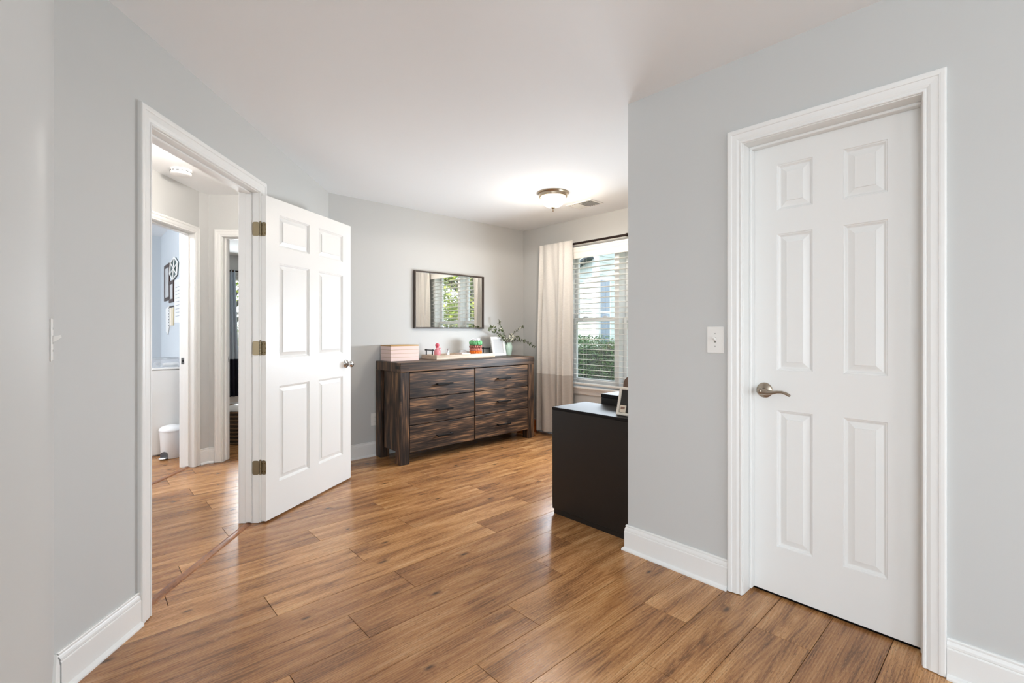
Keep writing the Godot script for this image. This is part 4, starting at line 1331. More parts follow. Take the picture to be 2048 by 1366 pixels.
# ------------------------------------------------------------------ the nook: cabinet, desk, lamp
func nook():
	var t := thing("side_cabinet", "tall black-brown cabinet standing at the outer wall corner", "cabinet", frame(2.49, 1.812, 0))
	obj("body", bx(2.318, 2.662, 1.504, 2.124, 0.032, 0.680, 0.0015), M.black_wood, t)
	obj("top", bx(2.316, 2.664, 1.502, 2.126, 0.680, 0.698, 0.002), M.black_top, t)
	obj("plinth", bx(2.322, 2.655, 1.512, 2.112, 0.0, 0.030, 0.001), M.black_wood, t)
	for i in 3:
		obj("drawer_front", bx(2.335, 2.645, 2.124, 2.140, 0.045 + i * 0.212, 0.250 + i * 0.212, 0.0015), M.black_wood, t)
	# photo frame on it, leaning back
	var fx := Transform3D(Basis(Vector3.UP, deg_to_rad(-90.0)) * Basis(Vector3.RIGHT, deg_to_rad(-15.0)), P(2.385, 1.595, 0.698))
	var pf := thing("picture_frame", "cream picture frame leaning on top of the black cabinet", "picture frame", frame(2.385, 1.595, -90, 0.698))
	var fp := pv([0, 0, 0, 0.012, 0.004, 0.016, 0.013, 0.014, 0.016, 0.010, 0.016, 0])
	var w := 0.068; var fh := 0.168
	for q: Array in [[Vector3(-w, 0, 0), Vector3.RIGHT, 2 * w, Vector3.UP], [Vector3(-w, fh, 0), Vector3.RIGHT, 2 * w, Vector3.DOWN], [Vector3(-w, 0, 0), Vector3.UP, fh, Vector3.RIGHT], [Vector3(w, 0, 0), Vector3.UP, fh, Vector3.LEFT]]:
		var b := B(fx)
		b.prism(fp, q[0], q[1], q[2], q[3], Vector3.BACK, Vector2(1, 0), Vector2(-1, 0))
		obj("frame_rail", b, M.cream, pf)
	var ph := B(fx)
	ph.box(Vector3(-w + 0.012, 0.012, 0.001), Vector3(w - 0.012, fh - 0.012, 0.006))
	obj("photo", ph, M.dark_photo, pf)
	var nt := B(fx)
	nt.box(Vector3(-w + 0.018, 0.018, 0.0062), Vector3(-w + 0.060, 0.060, 0.0072))
	obj("caption_card", nt, M.card, pf)
	var nt2 := B(fx)
	nt2.box(Vector3(-w + 0.024, 0.036, 0.0072), Vector3(-w + 0.052, 0.050, 0.0076))
	obj("card_print", nt2, M.card_print, pf)
	# desk behind it
	var d := thing("desk", "low black-brown desk with a deep edge behind the cabinet", "desk", frame(3.0, 1.75, 0))
	obj("top", bx(2.668, 3.46, 1.50, 1.992, 0.742, 0.766, 0.002), M.black_top, d)
	obj("apron", bx(2.670, 3.458, 1.503, 1.990, 0.690, 0.741, 0.001), M.black_wood, d)
	for q: Array in [[2.674, 1.507], [2.674, 1.94], [3.41, 1.507], [3.41, 1.94]]:
		obj("leg", bx(q[0], q[0] + 0.045, q[1], q[1] + 0.045, 0.0, 0.690, 0.002), M.black_wood, d)
	# chair with a taupe back
	var c := thing("desk_chair", "taupe upholstered chair whose rounded back shows past the wall corner", "chair", frame(3.63, 2.18, 0))
	var cb := B(Transform3D(Basis(Vector3.UP, deg_to_rad(-90.0)), P(3.50, 2.14, 0)))
	var outl := PackedVector2Array()
	for i in 25:
		var a := PI * i / 24.0
		outl.append(Vector2(-cos(a) * 0.215, 0.70 + pow(sin(a), 0.55) * 0.140))
	outl.append(Vector2(0.205, 0.42)); outl.append(Vector2(-0.205, 0.42))
	cb.prism(outl, Vector3(0, 0, -0.03), Vector3.BACK, 0.06, Vector3.RIGHT, Vector3.UP)
	obj("backrest", cb, M.taupe, c)
	obj("seat", bx(3.53, 3.96, 1.93, 2.35, 0.40, 0.47, 0.02), M.taupe, c)
	for q: Array in [[3.535, 1.94], [3.535, 2.31], [3.92, 1.94], [3.92, 2.31]]:
		obj("leg", bx(q[0], q[0] + 0.03, q[1], q[1] + 0.03, 0.0, 0.40, 0.003), M.black_wood, c)
	obj("back_post", bx(3.502, 3.53, 1.97, 2.0, 0.36, 0.45), M.black_wood, c)
	obj("back_post", bx(3.502, 3.53, 2.28, 2.31, 0.36, 0.45), M.black_wood, c)
	# wooden stool between dresser and curtain
	var s := thing("wooden_box", "small orange-brown wooden box with an overhanging lid between dresser and curtain", "box", frame(3.93, 4.02, 0))
	obj("box_body", bx(3.838, 4.035, 3.945, 4.09, 0.0, 0.100, 0.002, 0, Vector2(0.2, 0.1)), M.orange_wood, s)
	obj("lid", bx(3.828, 4.045, 3.933, 4.102, 0.100, 0.142, 0.008, 0, Vector2(0.5, 0.6)), M.orange_wood, s)
	# ceiling lamp
	var lu := 3.165; var lv := 2.890
	var lt := thing("ceiling_light", "flush ceiling light with a glowing frosted bowl and nickel ring", "ceiling light", Transform3D(Basis.IDENTITY, P(lu, lv, CEIL)))
	var pan := B()
	pan.lathe(pv([0, 0, 0.142, 0, 0.143, -0.004, 0.139, -0.010, 0.131, -0.013, 0.127, -0.020, 0.127, -0.034, 0.124, -0.040, 0.116, -0.041, 0.112, -0.036, 0.112, -0.006, 0, -0.006]), P(lu, lv, CEIL), Vector3.UP, 56)
	obj("canopy_ring", pan, M.lamp_nickel, lt)
	var bo := B()
	bo.lathe(pv([0.110, -0.030, 0.1115, -0.044, 0.108, -0.066, 0.098, -0.090, 0.080, -0.110, 0.055, -0.124, 0.026, -0.131, 0.0, -0.1325]), P(lu, lv, CEIL), Vector3.UP, 48)
	bo.lathe(pv([0, -0.030, 0.110, -0.030]), P(lu, lv, CEIL), Vector3.UP, 48)
	obj("lamp_bowl", bo, M.glow, lt)
	var fi := B()
	fi.lathe(pv([0, -0.128, 0.020, -0.131, 0.021, -0.135, 0.013, -0.140, 0.007, -0.147, 0.006, -0.152, 0.0085, -0.157, 0.0075, -0.163, 0.003, -0.168, 0, -0.169]), P(lu, lv, CEIL), Vector3.UP, 20)
	obj("finial", fi, M.nickel, lt)
	bulb("ceiling_bulb", P(lu, lv, CEIL - 0.105), Color(1.0, 0.93, 0.84), M.lamp_energy, 0.08)
	var sp := SpotLight3D.new()      # what the bowl sends downwards
	sp.name = "ceiling_bowl_light"
	sp.light_color = Color(1.0, 0.96, 0.92)
	sp.light_energy = M.lamp_energy * 1.6
	sp.light_size = 0.10
	sp.spot_angle = 89.0
	sp.spot_angle_attenuation = 0.12
	sp.spot_range = 30.0
	sp.spot_attenuation = 2.0
	sp.shadow_enabled = true
	add_child(sp)
	sp.position = P(lu, lv, CEIL - 0.185)
	sp.rotation.x = -PI / 2
	# supply vent
	var vt := thing("ceiling_vent", "white louvred air vent in the ceiling beside the ceiling light", "vent", Transform3D(Basis.IDENTITY, P(3.675, 2.935, CEIL)))
	var vf := B()
	var a0 := 3.572; var a1 := 3.772; var b0 := 2.783; var b1 := 3.090
	for q: Array in [[a0, a0 + 0.026, b0, b1], [a1 - 0.026, a1, b0, b1], [a0 + 0.026, a1 - 0.026, b0, b0 + 0.026], [a0 + 0.026, a1 - 0.026, b1 - 0.026, b1]]:
		vf.box(Vector3(q[0], CEIL - 0.006, -q[3]), Vector3(q[1], CEIL - 0.0005, -q[2]), 0.0015)
	obj("vent_frame", vf, M.white, vt)
	obj("vent_cavity", bx(a0 + 0.027, a1 - 0.027, b0 + 0.027, b1 - 0.027, CEIL - 0.0014, CEIL - 0.0009), M.vent_dark, vt)
	obj("centre_bar", bx(a0 + 0.026, a1 - 0.026, 2.930, 2.942, CEIL - 0.006, CEIL - 0.0015, 0.001), M.white, vt)
	for i in 10:
		var vv := b0 + 0.034 + i * 0.0255
		if absf(vv - 2.936) < 0.012:
			continue
		var tilt := -62.0 if vv > 2.936 else 62.0
		var l := B(Transform3D(Basis(Vector3.RIGHT, deg_to_rad(tilt)), P((a0 + a1) / 2, vv, CEIL - 0.0075)))
		l.box(Vector3(-0.073, -0.0006, -0.0095), Vector3(0.073, 0.0006, 0.0095))
		obj("louvre", l, M.white, vt)
	# light switches
	switch_plate("light_switch", "white toggle switch plate beside the closed door on the right", frame(UR, VC, -90), VC - 0.999, 1.1565, 0.080, 0.125)
	switch_plate("light_switch", "white toggle switch plate seen edge-on at the left", frame(ULW, 0.6, 90), 1.825 - 0.6, 1.175, 0.074, 0.118)

# ------------------------------------------------------------------ hall, nursery, far room
func hall_side():
	# smoke detector
	var sd := thing("smoke_detector", "round white smoke detector on the hall ceiling", "smoke detector", Transform3D(Basis.IDENTITY, P(0.602, 4.415, CEIL)))
	var b := B()
	b.lathe(pv([0, 0, 0.072, 0, 0.072, -0.010, 0.070, -0.014, 0.070, -0.034, 0.066, -0.040, 0.052, -0.043, 0, -0.044]), P(0.602, 4.415, CEIL), Vector3.UP, 40)
	obj("housing", b, M.plastic, sd)
	for i in 14:
		var a := TAU * i / 14.0
		var s := B(Transform3D(Basis(Vector3.UP, a), P(0.602, 4.415, CEIL)))
		s.box(Vector3(-0.009, -0.021, 0.0692), Vector3(0.009, -0.017, 0.0712))
		obj("vent_slot", s, M.dark, sd)
	# hall lamp, out of view behind the doorway wall
	var hl := thing("ceiling_light", "small flush ceiling light hung in the hall just behind the doorway wall", "ceiling light", Transform3D(Basis.IDENTITY, P(0.62, 3.78, CEIL)))
	var hp := B()
	hp.lathe(pv([0, 0, 0.13, 0, 0.13, -0.02, 0, -0.02]), P(0.62, 3.78, CEIL), Vector3.UP, 32)
	obj("canopy_ring", hp, M.lamp_nickel, hl)
	var hb := B()
	hb.lathe(pv([0, -0.021, 0.11, -0.021, 0.105, -0.06, 0.075, -0.10, 0.03, -0.12, 0, -0.122]), P(0.62, 3.78, CEIL), Vector3.UP, 32)
	obj("lamp_bowl", hb, M.glow, hl)
	bulb("hall_bulb", P(0.62, 3.78, CEIL - 0.07), Color(1.0, 0.97, 0.94), M.hall_energy, 0.05)
	var nl := thing("ceiling_light", "small flush ceiling light of the nursery behind the hall wall", "ceiling light", Transform3D(Basis.IDENTITY, P(-0.25, 4.95, CEIL)))
	var np := B()
	np.lathe(pv([0, 0, 0.13, 0, 0.13, -0.02, 0, -0.02]), P(-0.25, 4.95, CEIL), Vector3.UP, 32)
	obj("canopy_ring", np, M.lamp_nickel, nl)
	var nb := B()
	nb.lathe(pv([0, -0.021, 0.11, -0.021, 0.105, -0.06, 0.075, -0.10, 0.03, -0.12, 0, -0.122]), P(-0.25, 4.95, CEIL), Vector3.UP, 32)
	obj("lamp_bowl", nb, M.glow, nl)
	bulb("nursery_bulb", P(-0.25, 4.95, CEIL - 0.07), Color(0.97, 0.98, 1.0), 0.95, 0.05)
	# nursery cabinet with tray
	var nc := thing("nursery_cabinet", "plain white nursery cabinet seen through the hall doorway", "cabinet", frame(0.45, 5.85, 0))
	obj("body", bx(0.10, 0.805, 5.655, 6.10, 0.0, 0.825, 0.003), M.white, nc)
	obj("door", bx(0.105, 0.800, 5.638, 5.655, 0.012, 0.822, 0.003), M.white, nc)
	obj("top", bx(0.095, 0.810, 5.632, 6.11, 0.825, 0.842, 0.003), M.white, nc)
	var kb := B()
	kb.lathe(pv([0, 0, 0.010, 0, 0.010, 0.010, 0.030, 0.014, 0.036, 0.020, 0.034, 0.027, 0.020, 0.031, 0, 0.032]), P(0.490, 5.638, 0.605), Vector3.BACK, 24)
	var kk := obj("knob", kb, M.chrome, nc)
	kk.set_meta("label", "round grey knob")
	var ot := thing("organizer_tray", "clear grey organizer tray on the white nursery cabinet", "tray", frame(0.5, 5.7, 0, 0.842))
	obj("tray_base", bx(0.20, 0.79, 5.66, 5.98, 0.842, 0.848, 0.001), M.grey_acrylic, ot)
	for q: Array in [[0.20, 0.79, 5.66, 5.664], [0.20, 0.79, 5.976, 5.98], [0.20, 0.204, 5.664, 5.976], [0.786, 0.79, 5.664, 5.976]]:
		obj("tray_wall", bx(q[0], q[1], q[2], q[3], 0.848, 0.925, 0.0006), M.grey_acrylic, ot)
		obj("rim", bx(q[0] - 0.002, q[1] + 0.002, q[2] - 0.002, q[3] + 0.002, 0.925, 0.930, 0.001), M.steel, ot)
	var tu := B()
	tu.tube(PackedVector3Array([P(0.63, 5.72, 0.868), P(0.66, 5.72, 0.868), P(0.76, 5.72, 0.868)]), [0.014, 0.018, 0.018], 16)
	tag(obj("cream_tube", tu, M.white), "white cream tube lying in the clear organizer tray", "tube")
	var ro := B()
	ro.lathe(pv([0.010, 0, 0.024, 0, 0.026, 0.004, 0.026, 0.036, 0.024, 0.040, 0.010, 0.040, 0.010, 0]), P(0.585, 5.72, 0.874), Vector3.BACK, 24)
	tag(obj("tape_roll", ro, M.frost), "small white roll standing in the clear organizer tray", "roll")
	var pj := B()
	pj.lathe(pv([0, 0, 0.020, 0, 0.022, 0.004, 0.022, 0.044, 0.018, 0.048, 0, 0.050]), P(0.530, 5.76, 0.848), Vector3.UP, 20)
	tag(obj("cream_jar", pj, M.teal_jar), "small teal-white jar at the left of the clear organizer tray", "jar")
	# pedal bin
	var bi := thing("pedal_bin", "small white pedal bin in front of the nursery cabinet", "bin", frame(0.680, 5.50, 0))
	var bb := B()
	bb.lathe(pv([0, 0, 0.080, 0, 0.083, 0.006, 0.094, 0.245, 0.094, 0.250, 0, 0.250]), P(0.678, 5.515, 0.002), Vector3.UP, 36, 1.0, 1.1)
	obj("bin_body", bb, M.plastic, bi)
	var bl := B()
	bl.lathe(pv([0, 0.251, 0.098, 0.251, 0.100, 0.262, 0.097, 0.272, 0.080, 0.290, 0.045, 0.301, 0, 0.305]), P(0.678, 5.515, 0.002), Vector3.UP, 36, 1.0, 1.1)
	obj("lid", bl, M.plastic, bi)
	var rc := B(frame(0.678, 5.515, -25))
	rc.prism(pv([-0.030, 0, 0.030, 0, 0.030, 0.045, 0.022, 0.062, 0.0, 0.068, -0.022, 0.062, -0.030, 0.045]), Vector3(-0.03, 0.004, 0.080), Vector3.BACK, 0.016, Vector3.RIGHT, Vector3.UP)
	obj("pedal_recess", rc, M.steel_dark, bi)
	var pd := B(frame(0.678, 5.515, -25))
	pd.box(Vector3(-0.062, 0.010, 0.085), Vector3(0.0, 0.024, 0.140), 0.006)
	obj("pedal", pd, M.steel, bi)
	# things on the nursery's right wall (local x runs towards the camera)
	var xn := frame(NU, 7.75, -90)
	nursery_frame("picture_frame", "larger dark wood picture frame on the nursery wall, left of the white cut-out", xn, 7.75 - 7.37, 7.75 - 6.935, 1.569, 2.011)
	nursery_frame("picture_frame", "smaller dark wood picture frame on the nursery wall below the white cut-out", xn, 7.75 - 6.955, 7.75 - 6.62, 1.532, 1.784)
	var wc := thing("wall_decoration", "white geometric cut-out frame on the nursery wall", "wall decoration", Transform3D(xn.basis, xn * Vector3(7.75 - 6.57, 1.79, 0)))
	var hexa := []
	for i in 6:
		var a := TAU * i / 6.0 + 0.3
		hexa.append(Vector3(7.75 - 6.56 + cos(a) * 0.30, 1.905 + sin(a) * 0.125, 0.016))
	for i in 6:
		var h := B(xn)
		h.tube(PackedVector3Array([hexa[i], hexa[(i + 1) % 6]]), [0.008], 6)
		obj("rim_bar", h, M.white, wc)
	for i in 3:
		var h := B(xn)
		h.tube(PackedVector3Array([hexa[i], hexa[i + 3]]), [0.007], 6)
		obj("cross_bar", h, M.white, wc)
	var bkp := B(xn)
	var hp2 := PackedVector2Array()
	for q: Vector3 in hexa:
		hp2.append(Vector2(q.x, q.y))
	bkp.prism(hp2, Vector3(0, 0, 0.001), Vector3.BACK, 0.006, Vector3.RIGHT, Vector3.UP)
	obj("backing", bkp, M.teal_dark, wc)
	var sh := thing("paper_sheet", "large white sheet of faint print pinned to the nursery wall", "paper", Transform3D(xn.basis, xn * Vector3(7.75 - 6.42, 1.29, 0)))
	var pb := B(xn)
	pb.box(Vector3(7.75 - 6.60, 1.29, 0.001), Vector3(7.75 - 6.16, 1.77, 0.004))
	obj("sheet", pb, M.white, sh)
	for i in 9:
		var lb := B(xn)
		lb.box(Vector3(7.75 - 6.50, 1.36 + i * 0.04, 0.004), Vector3(7.75 - 6.24, 1.366 + i * 0.04, 0.0045))
		obj("printed_line", lb, M.grey_print, sh)
	var pn := thing("pennant", "white scalloped pennant on the nursery wall under the dark frames", "pennant", Transform3D(xn.basis, xn * Vector3(7.75 - 7.09, 1.147, 0)))
	var pp := pv([7.75 - 7.24, 1.47, 7.75 - 6.95, 1.50, 7.75 - 6.95, 1.26, 7.75 - 7.08, 1.15, 7.75 - 7.22, 1.19])
	var pnb := B(xn)
	pnb.prism(pp, Vector3(0, 0, 0.002), Vector3.BACK, 0.008, Vector3.RIGHT, Vector3.UP)
	obj("cloth", pnb, M.white, pn)
	for i in 7:
		var q := B(xn)
		q.ball(Vector3(7.75 - 6.97, 1.47 - i * 0.034, 0.010), Vector3(0.016, 0.010, 0.004), 8, 6)
		obj("trim_bead", q, M.steel_dark, pn)
	var bg := thing("wall_hanging", "beige fabric hanging beside the scalloped pennant on the nursery wall", "wall hanging", Transform3D(xn.basis, xn * Vector3(7.75 - 6.77, 1.257, 0)))
	for i in 5:
		var q := B(xn)
		q.box(Vector3(7.75 - 6.905 + i * 0.055, 1.26, 0.001), Vector3(7.75 - 6.855 + i * 0.055, 1.47, 0.008 + 0.003 * (i % 2)), 0.003)
		obj("fabric_fold", q, M.beige if i % 2 == 0 else M.cream, bg)
	var dwl := B(xn)
	dwl.tube(PackedVector3Array([Vector3(7.75 - 6.92, 1.483, 0.008), Vector3(7.75 - 6.62, 1.483, 0.008)]), [0.007], 8)
	obj("dowel", dwl, M.frame_wood, bg)
	# far room: basket, bench with a cloth, curtain and window
	var bk := thing("basket", "woven brown laundry basket in the room beyond the hall", "basket", frame(1.36, 5.80, 0))
	for i in 17:
		var r := 0.175 + 0.012 * sin(i / 16.0 * PI) + i * 0.0012
		var ring := B()
		var path := PackedVector3Array()
		for k in 65:
			var a := TAU * k / 64.0
			path.append(P(1.36 + cos(a) * (r + (0.006 if (k + i) % 2 == 0 else -0.004)), 5.78 + sin(a) * (r + (0.006 if (k + i) % 2 == 0 else -0.004)), 0.012 + i * 0.0205))
		ring.tube(path, [0.0105], 6)
		obj("weave_ring", ring, M.wicker if i % 2 == 0 else M.wicker_dark, bk)
	var bs := B()
	bs.lathe(pv([0, 0.004, 0.165, 0.004, 0.165, 0.33, 0.160, 0.33, 0.160, 0.010, 0, 0.010]), P(1.36, 5.78, 0), Vector3.UP, 32)
	obj("liner", bs, M.wicker_dark, bk)
	var clo := B()
	for i in 3:
		clo.ball(P(1.28 + i * 0.08, 5.76 + 0.05 * (i % 2), 0.355 + 0.02 * (i % 2)), Vector3(0.10, 0.055, 0.10), 18, 10)
	tag(obj("folded_cloth", clo, M.white), "crumpled white cloth heaped in the woven basket", "cloth")
	var fc := thing("curtain", "white curtain with a navy lower half in the far room", "curtain", frame(1.87, 8.74, 0, 0.12))
	for part in 2:
		var z0 := 0.13 if part == 0 else 0.74
		var z1 := 0.74 if part == 0 else 2.19
		var c := B()
		for i in 40:
			var s0 := i / 40.0; var s1 := (i + 1) / 40.0
			var q := func(s: float, z: float) -> Vector3: return P(1.80 + s * (0.13 + 0.03 * (2.2 - z)), 8.74 + 0.022 * sin(s * 20.0), z)
			for zz in 4:
				var za := lerpf(z0, z1, zz / 4.0); var zb := lerpf(z0, z1, (zz + 1) / 4.0)
				c.quad(q.call(s0, za), q.call(s1, za), q.call(s1, zb), q.call(s0, zb), Vector3.BACK)
				c.quad(q.call(s0, za) + Vector3(0, 0, -0.006), q.call(s1, za) + Vector3(0, 0, -0.006), q.call(s1, zb) + Vector3(0, 0, -0.006), q.call(s0, zb) + Vector3(0, 0, -0.006), Vector3.FORWARD)
		obj("navy_half" if part == 0 else "white_half", c, M.navy if part == 0 else M.curtain_cool, fc)
	var fr := thing("curtain_rod", "dark curtain rod in the room beyond the hall", "curtain rod", frame(2.3, 8.742, 0, 2.16))
	var rd := B()
	rd.tube(PackedVector3Array([P(1.72, 8.742, 2.170), P(2.9, 8.742, 2.170)]), [0.011], 10)
	obj("pole", rd, M.bronze, fr)
	for u: float in [1.76, 2.86]:
		obj("bracket", bx(u - 0.01, u + 0.01, 8.735, 8.85, 2.150, 2.165, 0.003), M.bronze, fr)
	var w := thing("window_2", "white window of the room beyond the hall", "window", frame(2.3, 8.9, 0, 0.9), "", "structure")
	var wf := B()
	for q: Array in [[1.88, 1.915, 0.9, 2.08], [2.715, 2.75, 0.9, 2.08], [1.915, 2.715, 0.9, 0.94], [1.915, 2.715, 2.04, 2.08], [1.915, 2.715, 1.47, 1.51]]:
		wf.box(Vector3(q[0], q[2], -8.98), Vector3(q[1], q[3], -8.90), 0.003)
	obj("window_frame", wf, M.trim, w)
	for q: Array in [[0.94, 1.47], [1.51, 2.04]]:
		obj("pane", bx(1.915, 2.715, 8.938, 8.943, q[0], q[1]), M.pane, w)

func nursery_frame(called: String, label: String, xn: Transform3D, x0: float, x1: float, z0: float, z1: float):
	var t := thing(called, label, "picture frame", Transform3D(xn.basis, xn * Vector3((x0 + x1) / 2, z0, 0)), "dark frames on the nursery wall")
	var fp := pv([0, 0, 0, 0.012, 0.035, 0.012, 0.040, 0.008, 0.040, 0])
	for q: Array in [[Vector3(x0, z0, 0), Vector3.RIGHT, x1 - x0, Vector3.UP], [Vector3(x0, z1, 0), Vector3.RIGHT, x1 - x0, Vector3.DOWN], [Vector3(x0, z0, 0), Vector3.UP, z1 - z0, Vector3.RIGHT], [Vector3(x1, z0, 0), Vector3.UP, z1 - z0, Vector3.LEFT]]:
		var b := B(Transform3D(xn.basis, xn * Vector3(0, 0, 0.001)))
		b.prism(fp, q[0], q[1], q[2], q[3], Vector3.BACK, Vector2(1, 0), Vector2(-1, 0))
		obj("frame_rail", b, M.frame_brown, t)
	var ph := B(xn)
	ph.box(Vector3(x0 + 0.03, z0 + 0.03, 0.002), Vector3(x1 - 0.03, z1 - 0.03, 0.006))
	obj("photo", ph, M.silver_print, t)

# ------------------------------------------------------------------ outside
func leaves(called: String, parent: Node3D, pts: Array, size: float, m: Material, sd: int, flat := 0.5):
	var b := B()
	leaf_quad(b, Vector3.ZERO, Vector3.RIGHT, Vector3.UP, 1.0, 0.55, 0.25)
	var mm := MultiMesh.new()
	mm.transform_format = MultiMesh.TRANSFORM_3D
	mm.use_colors = true
	mm.mesh = b.mesh()
	mm.instance_count = pts.size()
	var r := RandomNumberGenerator.new()
	r.seed = sd
	for i in pts.size():
		var bs := Basis.from_euler(Vector3(r.randf_range(-flat, flat), r.randf() * TAU, r.randf_range(-flat, flat) - 0.2)).scaled(Vector3.ONE * size * r.randf_range(0.7, 1.3))
		mm.set_instance_transform(i, Transform3D(bs, pts[i]))
		var g := r.randf_range(0.75, 1.25)
		mm.set_instance_color(i, Color(g * r.randf_range(0.85, 1.2), g, g * r.randf_range(0.7, 1.0)))
	var o := MultiMeshInstance3D.new()
	o.multimesh = mm
	o.material_override = m
	o.name = called
	parent.add_child(o, true)
	o.transform = world_of(parent).affine_inverse()
	o.set_meta("kind", "stuff")

func tree(label: String, u: float, v: float, h: float, r: float, count: int, m: Material, sd: int, z0 := -0.45, low := 0.15):
	var t := thing("tree", label, "tree", frame(u, v, 0, z0), "trees outside the windows")
	var rr := RandomNumberGenerator.new()
	rr.seed = sd
	var tr := B()
	tr.tube(PackedVector3Array([P(u, v, z0 - 0.05), P(u + 0.04, v, z0 + h * 0.35), P(u - 0.05, v + 0.05, z0 + h * 0.7), P(u, v, z0 + h * 0.92)]), [r * 0.10, r * 0.075, r * 0.05, 0.02], 10)
	obj("trunk", tr, M.bark, t)
	for i in 9:
		var a := rr.randf() * TAU
		var zz := z0 + h * rr.randf_range(low + 0.1, 0.7)
		var br := B()
		br.tube(PackedVector3Array([P(u, v, zz), P(u + cos(a) * r * 0.4, v + sin(a) * r * 0.4, zz + h * 0.08), P(u + cos(a) * r * 0.85, v + sin(a) * r * 0.85, zz + h * 0.14)]), [r * 0.035, r * 0.022, 0.008], 6)
		obj("branch", br, M.bark, t)
	var pts := []
	var blobs := []
	for i in 22:
		var a := rr.randf() * TAU
		var q := sqrt(rr.randf())
		var zz := rr.randf_range(low, 0.95)
		var prof := sin(clampf((zz - low) / (1.0 - low), 0.02, 1.0) * PI * 0.85 + 0.35)
		blobs.append([P(u + cos(a) * r * q * 0.75 * prof, v + sin(a) * r * q * 0.75 * prof, z0 + h * zz), r * rr.randf_range(0.22, 0.40)])
	for i in count:
		var bl: Array = blobs[i % blobs.size()]
		var d: Vector3 = Vector3(rr.randfn(), rr.randfn() * 0.8, rr.randfn()).normalized() * bl[1] * pow(rr.randf(), 0.4)
		pts.append(bl[0] + d)
	leaves("foliage", t, pts, 0.08, m, sd + 1)

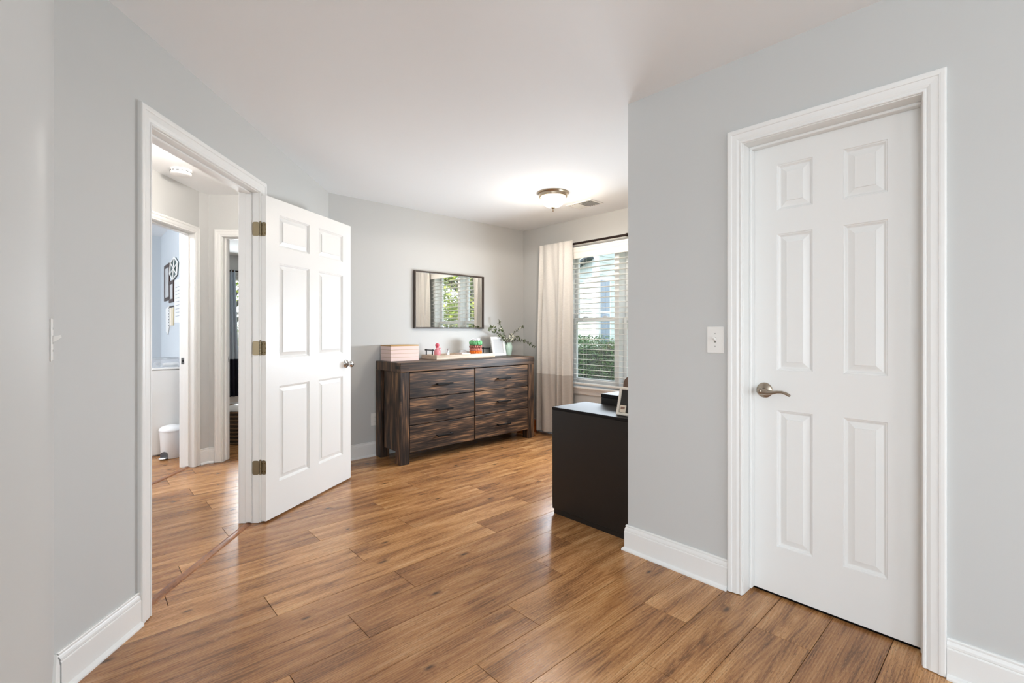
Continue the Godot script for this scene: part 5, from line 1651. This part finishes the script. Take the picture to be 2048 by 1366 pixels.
func outside():
	var g := bx(4.3, 26, -14, 22, -0.75, -0.45)
	tag(obj("ground", g, M.lawn), "green lawn outside the nook window", "lawn", "", "structure")
	var g2 := bx(-8, 4.3, 9.2, 22, -0.75, -0.45)
	tag(obj("ground_far", g2, M.lawn), "green lawn outside the far room window", "lawn", "", "structure")
	# clipped hedge
	var h := thing("hedge", "clipped dark green hedge outside the nook window", "hedge", frame(6.75, 5.6, 0, -0.45))
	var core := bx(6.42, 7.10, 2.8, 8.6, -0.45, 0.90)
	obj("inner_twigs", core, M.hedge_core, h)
	var rr := RandomNumberGenerator.new()
	rr.seed = 5
	var pts := []
	for i in 26000:
		var top := rr.randf() < 0.30
		var vv := rr.randf_range(2.7, 8.7)
		var bump := 0.05 * sin(vv * 5.0) + 0.04 * sin(vv * 11.0 + 1.0)
		if top:
			pts.append(P(rr.randf_range(6.22, 7.2), vv, 1.0 + bump + rr.randf_range(-0.08, 0.05)))
		else:
			pts.append(P(6.30 + bump * 0.6 + rr.randf_range(-0.07, 0.10), vv, rr.randf_range(-0.42, 1.02)))
	leaves("foliage", h, pts, 0.036, M.hedge_leaf, 8, 1.2)
	# the neighbour's house
	var n := thing("neighbour_house", "white lap-sided neighbouring house beyond the hedge", "house", frame(11.0, 8.4, 0, -0.45))
	var hu := 9.2; var e0 := 7.01; var e1 := 14.0; var eave := 3.35
	obj("wall", bx(hu + 0.03, hu + 6.0, e0 + 0.03, e1, -0.45, eave, 0.0), M.siding, n)
	var sp := pv([0, 0, 0.026, 0, 0.012, 0.150, 0, 0.150])
	for i in 25:
		var b := B()
		b.prism(sp, P(hu + 0.03, e1, -0.43 + i * 0.150), Vector3.BACK, e1 - e0 - 0.09, Vector3.LEFT, Vector3.UP)
		obj("siding_board", b, M.siding, n)
		var b2 := B()
		b2.prism(sp, P(hu + 0.12, e0 + 0.03, -0.43 + i * 0.150), Vector3.RIGHT, 5.8, Vector3.BACK, Vector3.UP)
		obj("siding_board", b2, M.siding, n)
	obj("corner_board", bx(hu - 0.004, hu + 0.12, e0 - 0.004, e0 + 0.12, -0.45, eave, 0.004), M.trim_out, n)
	var rp := B()
	rp.prism(pv([-0.16, 0.06, 3.05, 2.15, 3.05, 2.30, -0.20, 0.20]), P(hu, e1 + 0.3, eave), Vector3.BACK, e1 - e0 + 0.75, Vector3.RIGHT, Vector3.UP)
	rp.prism(pv([6.6, -0.08, 3.04, 2.15, 3.04, 2.30, 6.65, 0.04]), P(hu, e1 + 0.3, eave), Vector3.BACK, e1 - e0 + 0.75, Vector3.RIGHT, Vector3.UP)
	obj("roof", rp, M.roof, n)
	obj("fascia", bx(hu - 0.19, hu - 0.16, e0 - 0.4, e1 + 0.3, eave - 0.02, eave + 0.17), M.trim_out, n)
	obj("soffit", bx(hu - 0.16, hu + 0.04, e0 - 0.4, e1 + 0.3, eave - 0.14, eave - 0.11), M.trim_out, n)
	var gb := B()
	gb.prism(pv([0.03, 0, 6.0, 0, 3.02, 2.1]), P(hu, e0 + 0.15, eave), Vector3.BACK, 0.12, Vector3.RIGHT, Vector3.UP)
	obj("gable", gb, M.siding, n)
	var wn := bx(hu - 0.02, hu + 0.03, 8.6, 9.6, 0.6, 2.2, 0.01)
	var wo := obj("window_surround", wn, M.trim_out, n)
	obj("pane", bx(hu - 0.026, hu - 0.018, 8.7, 9.5, 0.7, 2.1), M.far_pane, wo)
	var br := B(Transform3D(Basis(Vector3.RIGHT, deg_to_rad(-21.5)), P(hu - 0.10, 7.40, 2.84)))
	br.box(Vector3(-0.14, -0.03, -0.34), Vector3(0.14, 0.03, 0.34), 0.005)
	obj("bay_roof", br, M.roof, n)
	var w3 := obj("window_surround", bx(9.30, 9.78, e0 - 0.015, e0 + 0.03, 0.8, 2.5, 0.01), M.trim_out, n)
	for q: Array in [[0.87, 1.62], [1.68, 2.43]]:
		for k in 2:
			obj("pane", bx(9.36 + k * 0.185, 9.535 + k * 0.185, e0 - 0.022, e0 - 0.012, q[0], q[1]), M.far_pane, w3)
	# trees, seen in the mirror and past the house
	tree("sunlit yellow-green tree reflected in the mirror's middle", 6.7, -0.2, 4.2, 1.5, 10000, M.leaf_sun, 21, -0.45, 0.05)
	tree("dark green tree behind the sunlit one in the mirror", 9.3, -2.6, 7.0, 2.2, 12000, M.leaf_dark, 33, -0.45, 0.05)
	tree("dark green tree at the right in the mirror's window", 7.4, 1.4, 5.5, 1.6, 10000, M.leaf_dark, 41, -0.45, 0.05)
	tree("tall green tree farthest back in the mirror's view", 13.5, -4.0, 8.0, 3.2, 14000, M.leaf_mid, 57, -0.45, 0.03)
	tree("green tree on the left of the mirror's view", 8.0, -6.2, 5.5, 2.0, 9000, M.leaf_dark, 63, -0.45, 0.03)
	tree("bright green tree outside the far room window", 2.4, 11.6, 4.5, 1.5, 4500, M.leaf_sun, 71, -0.45, 0.05)
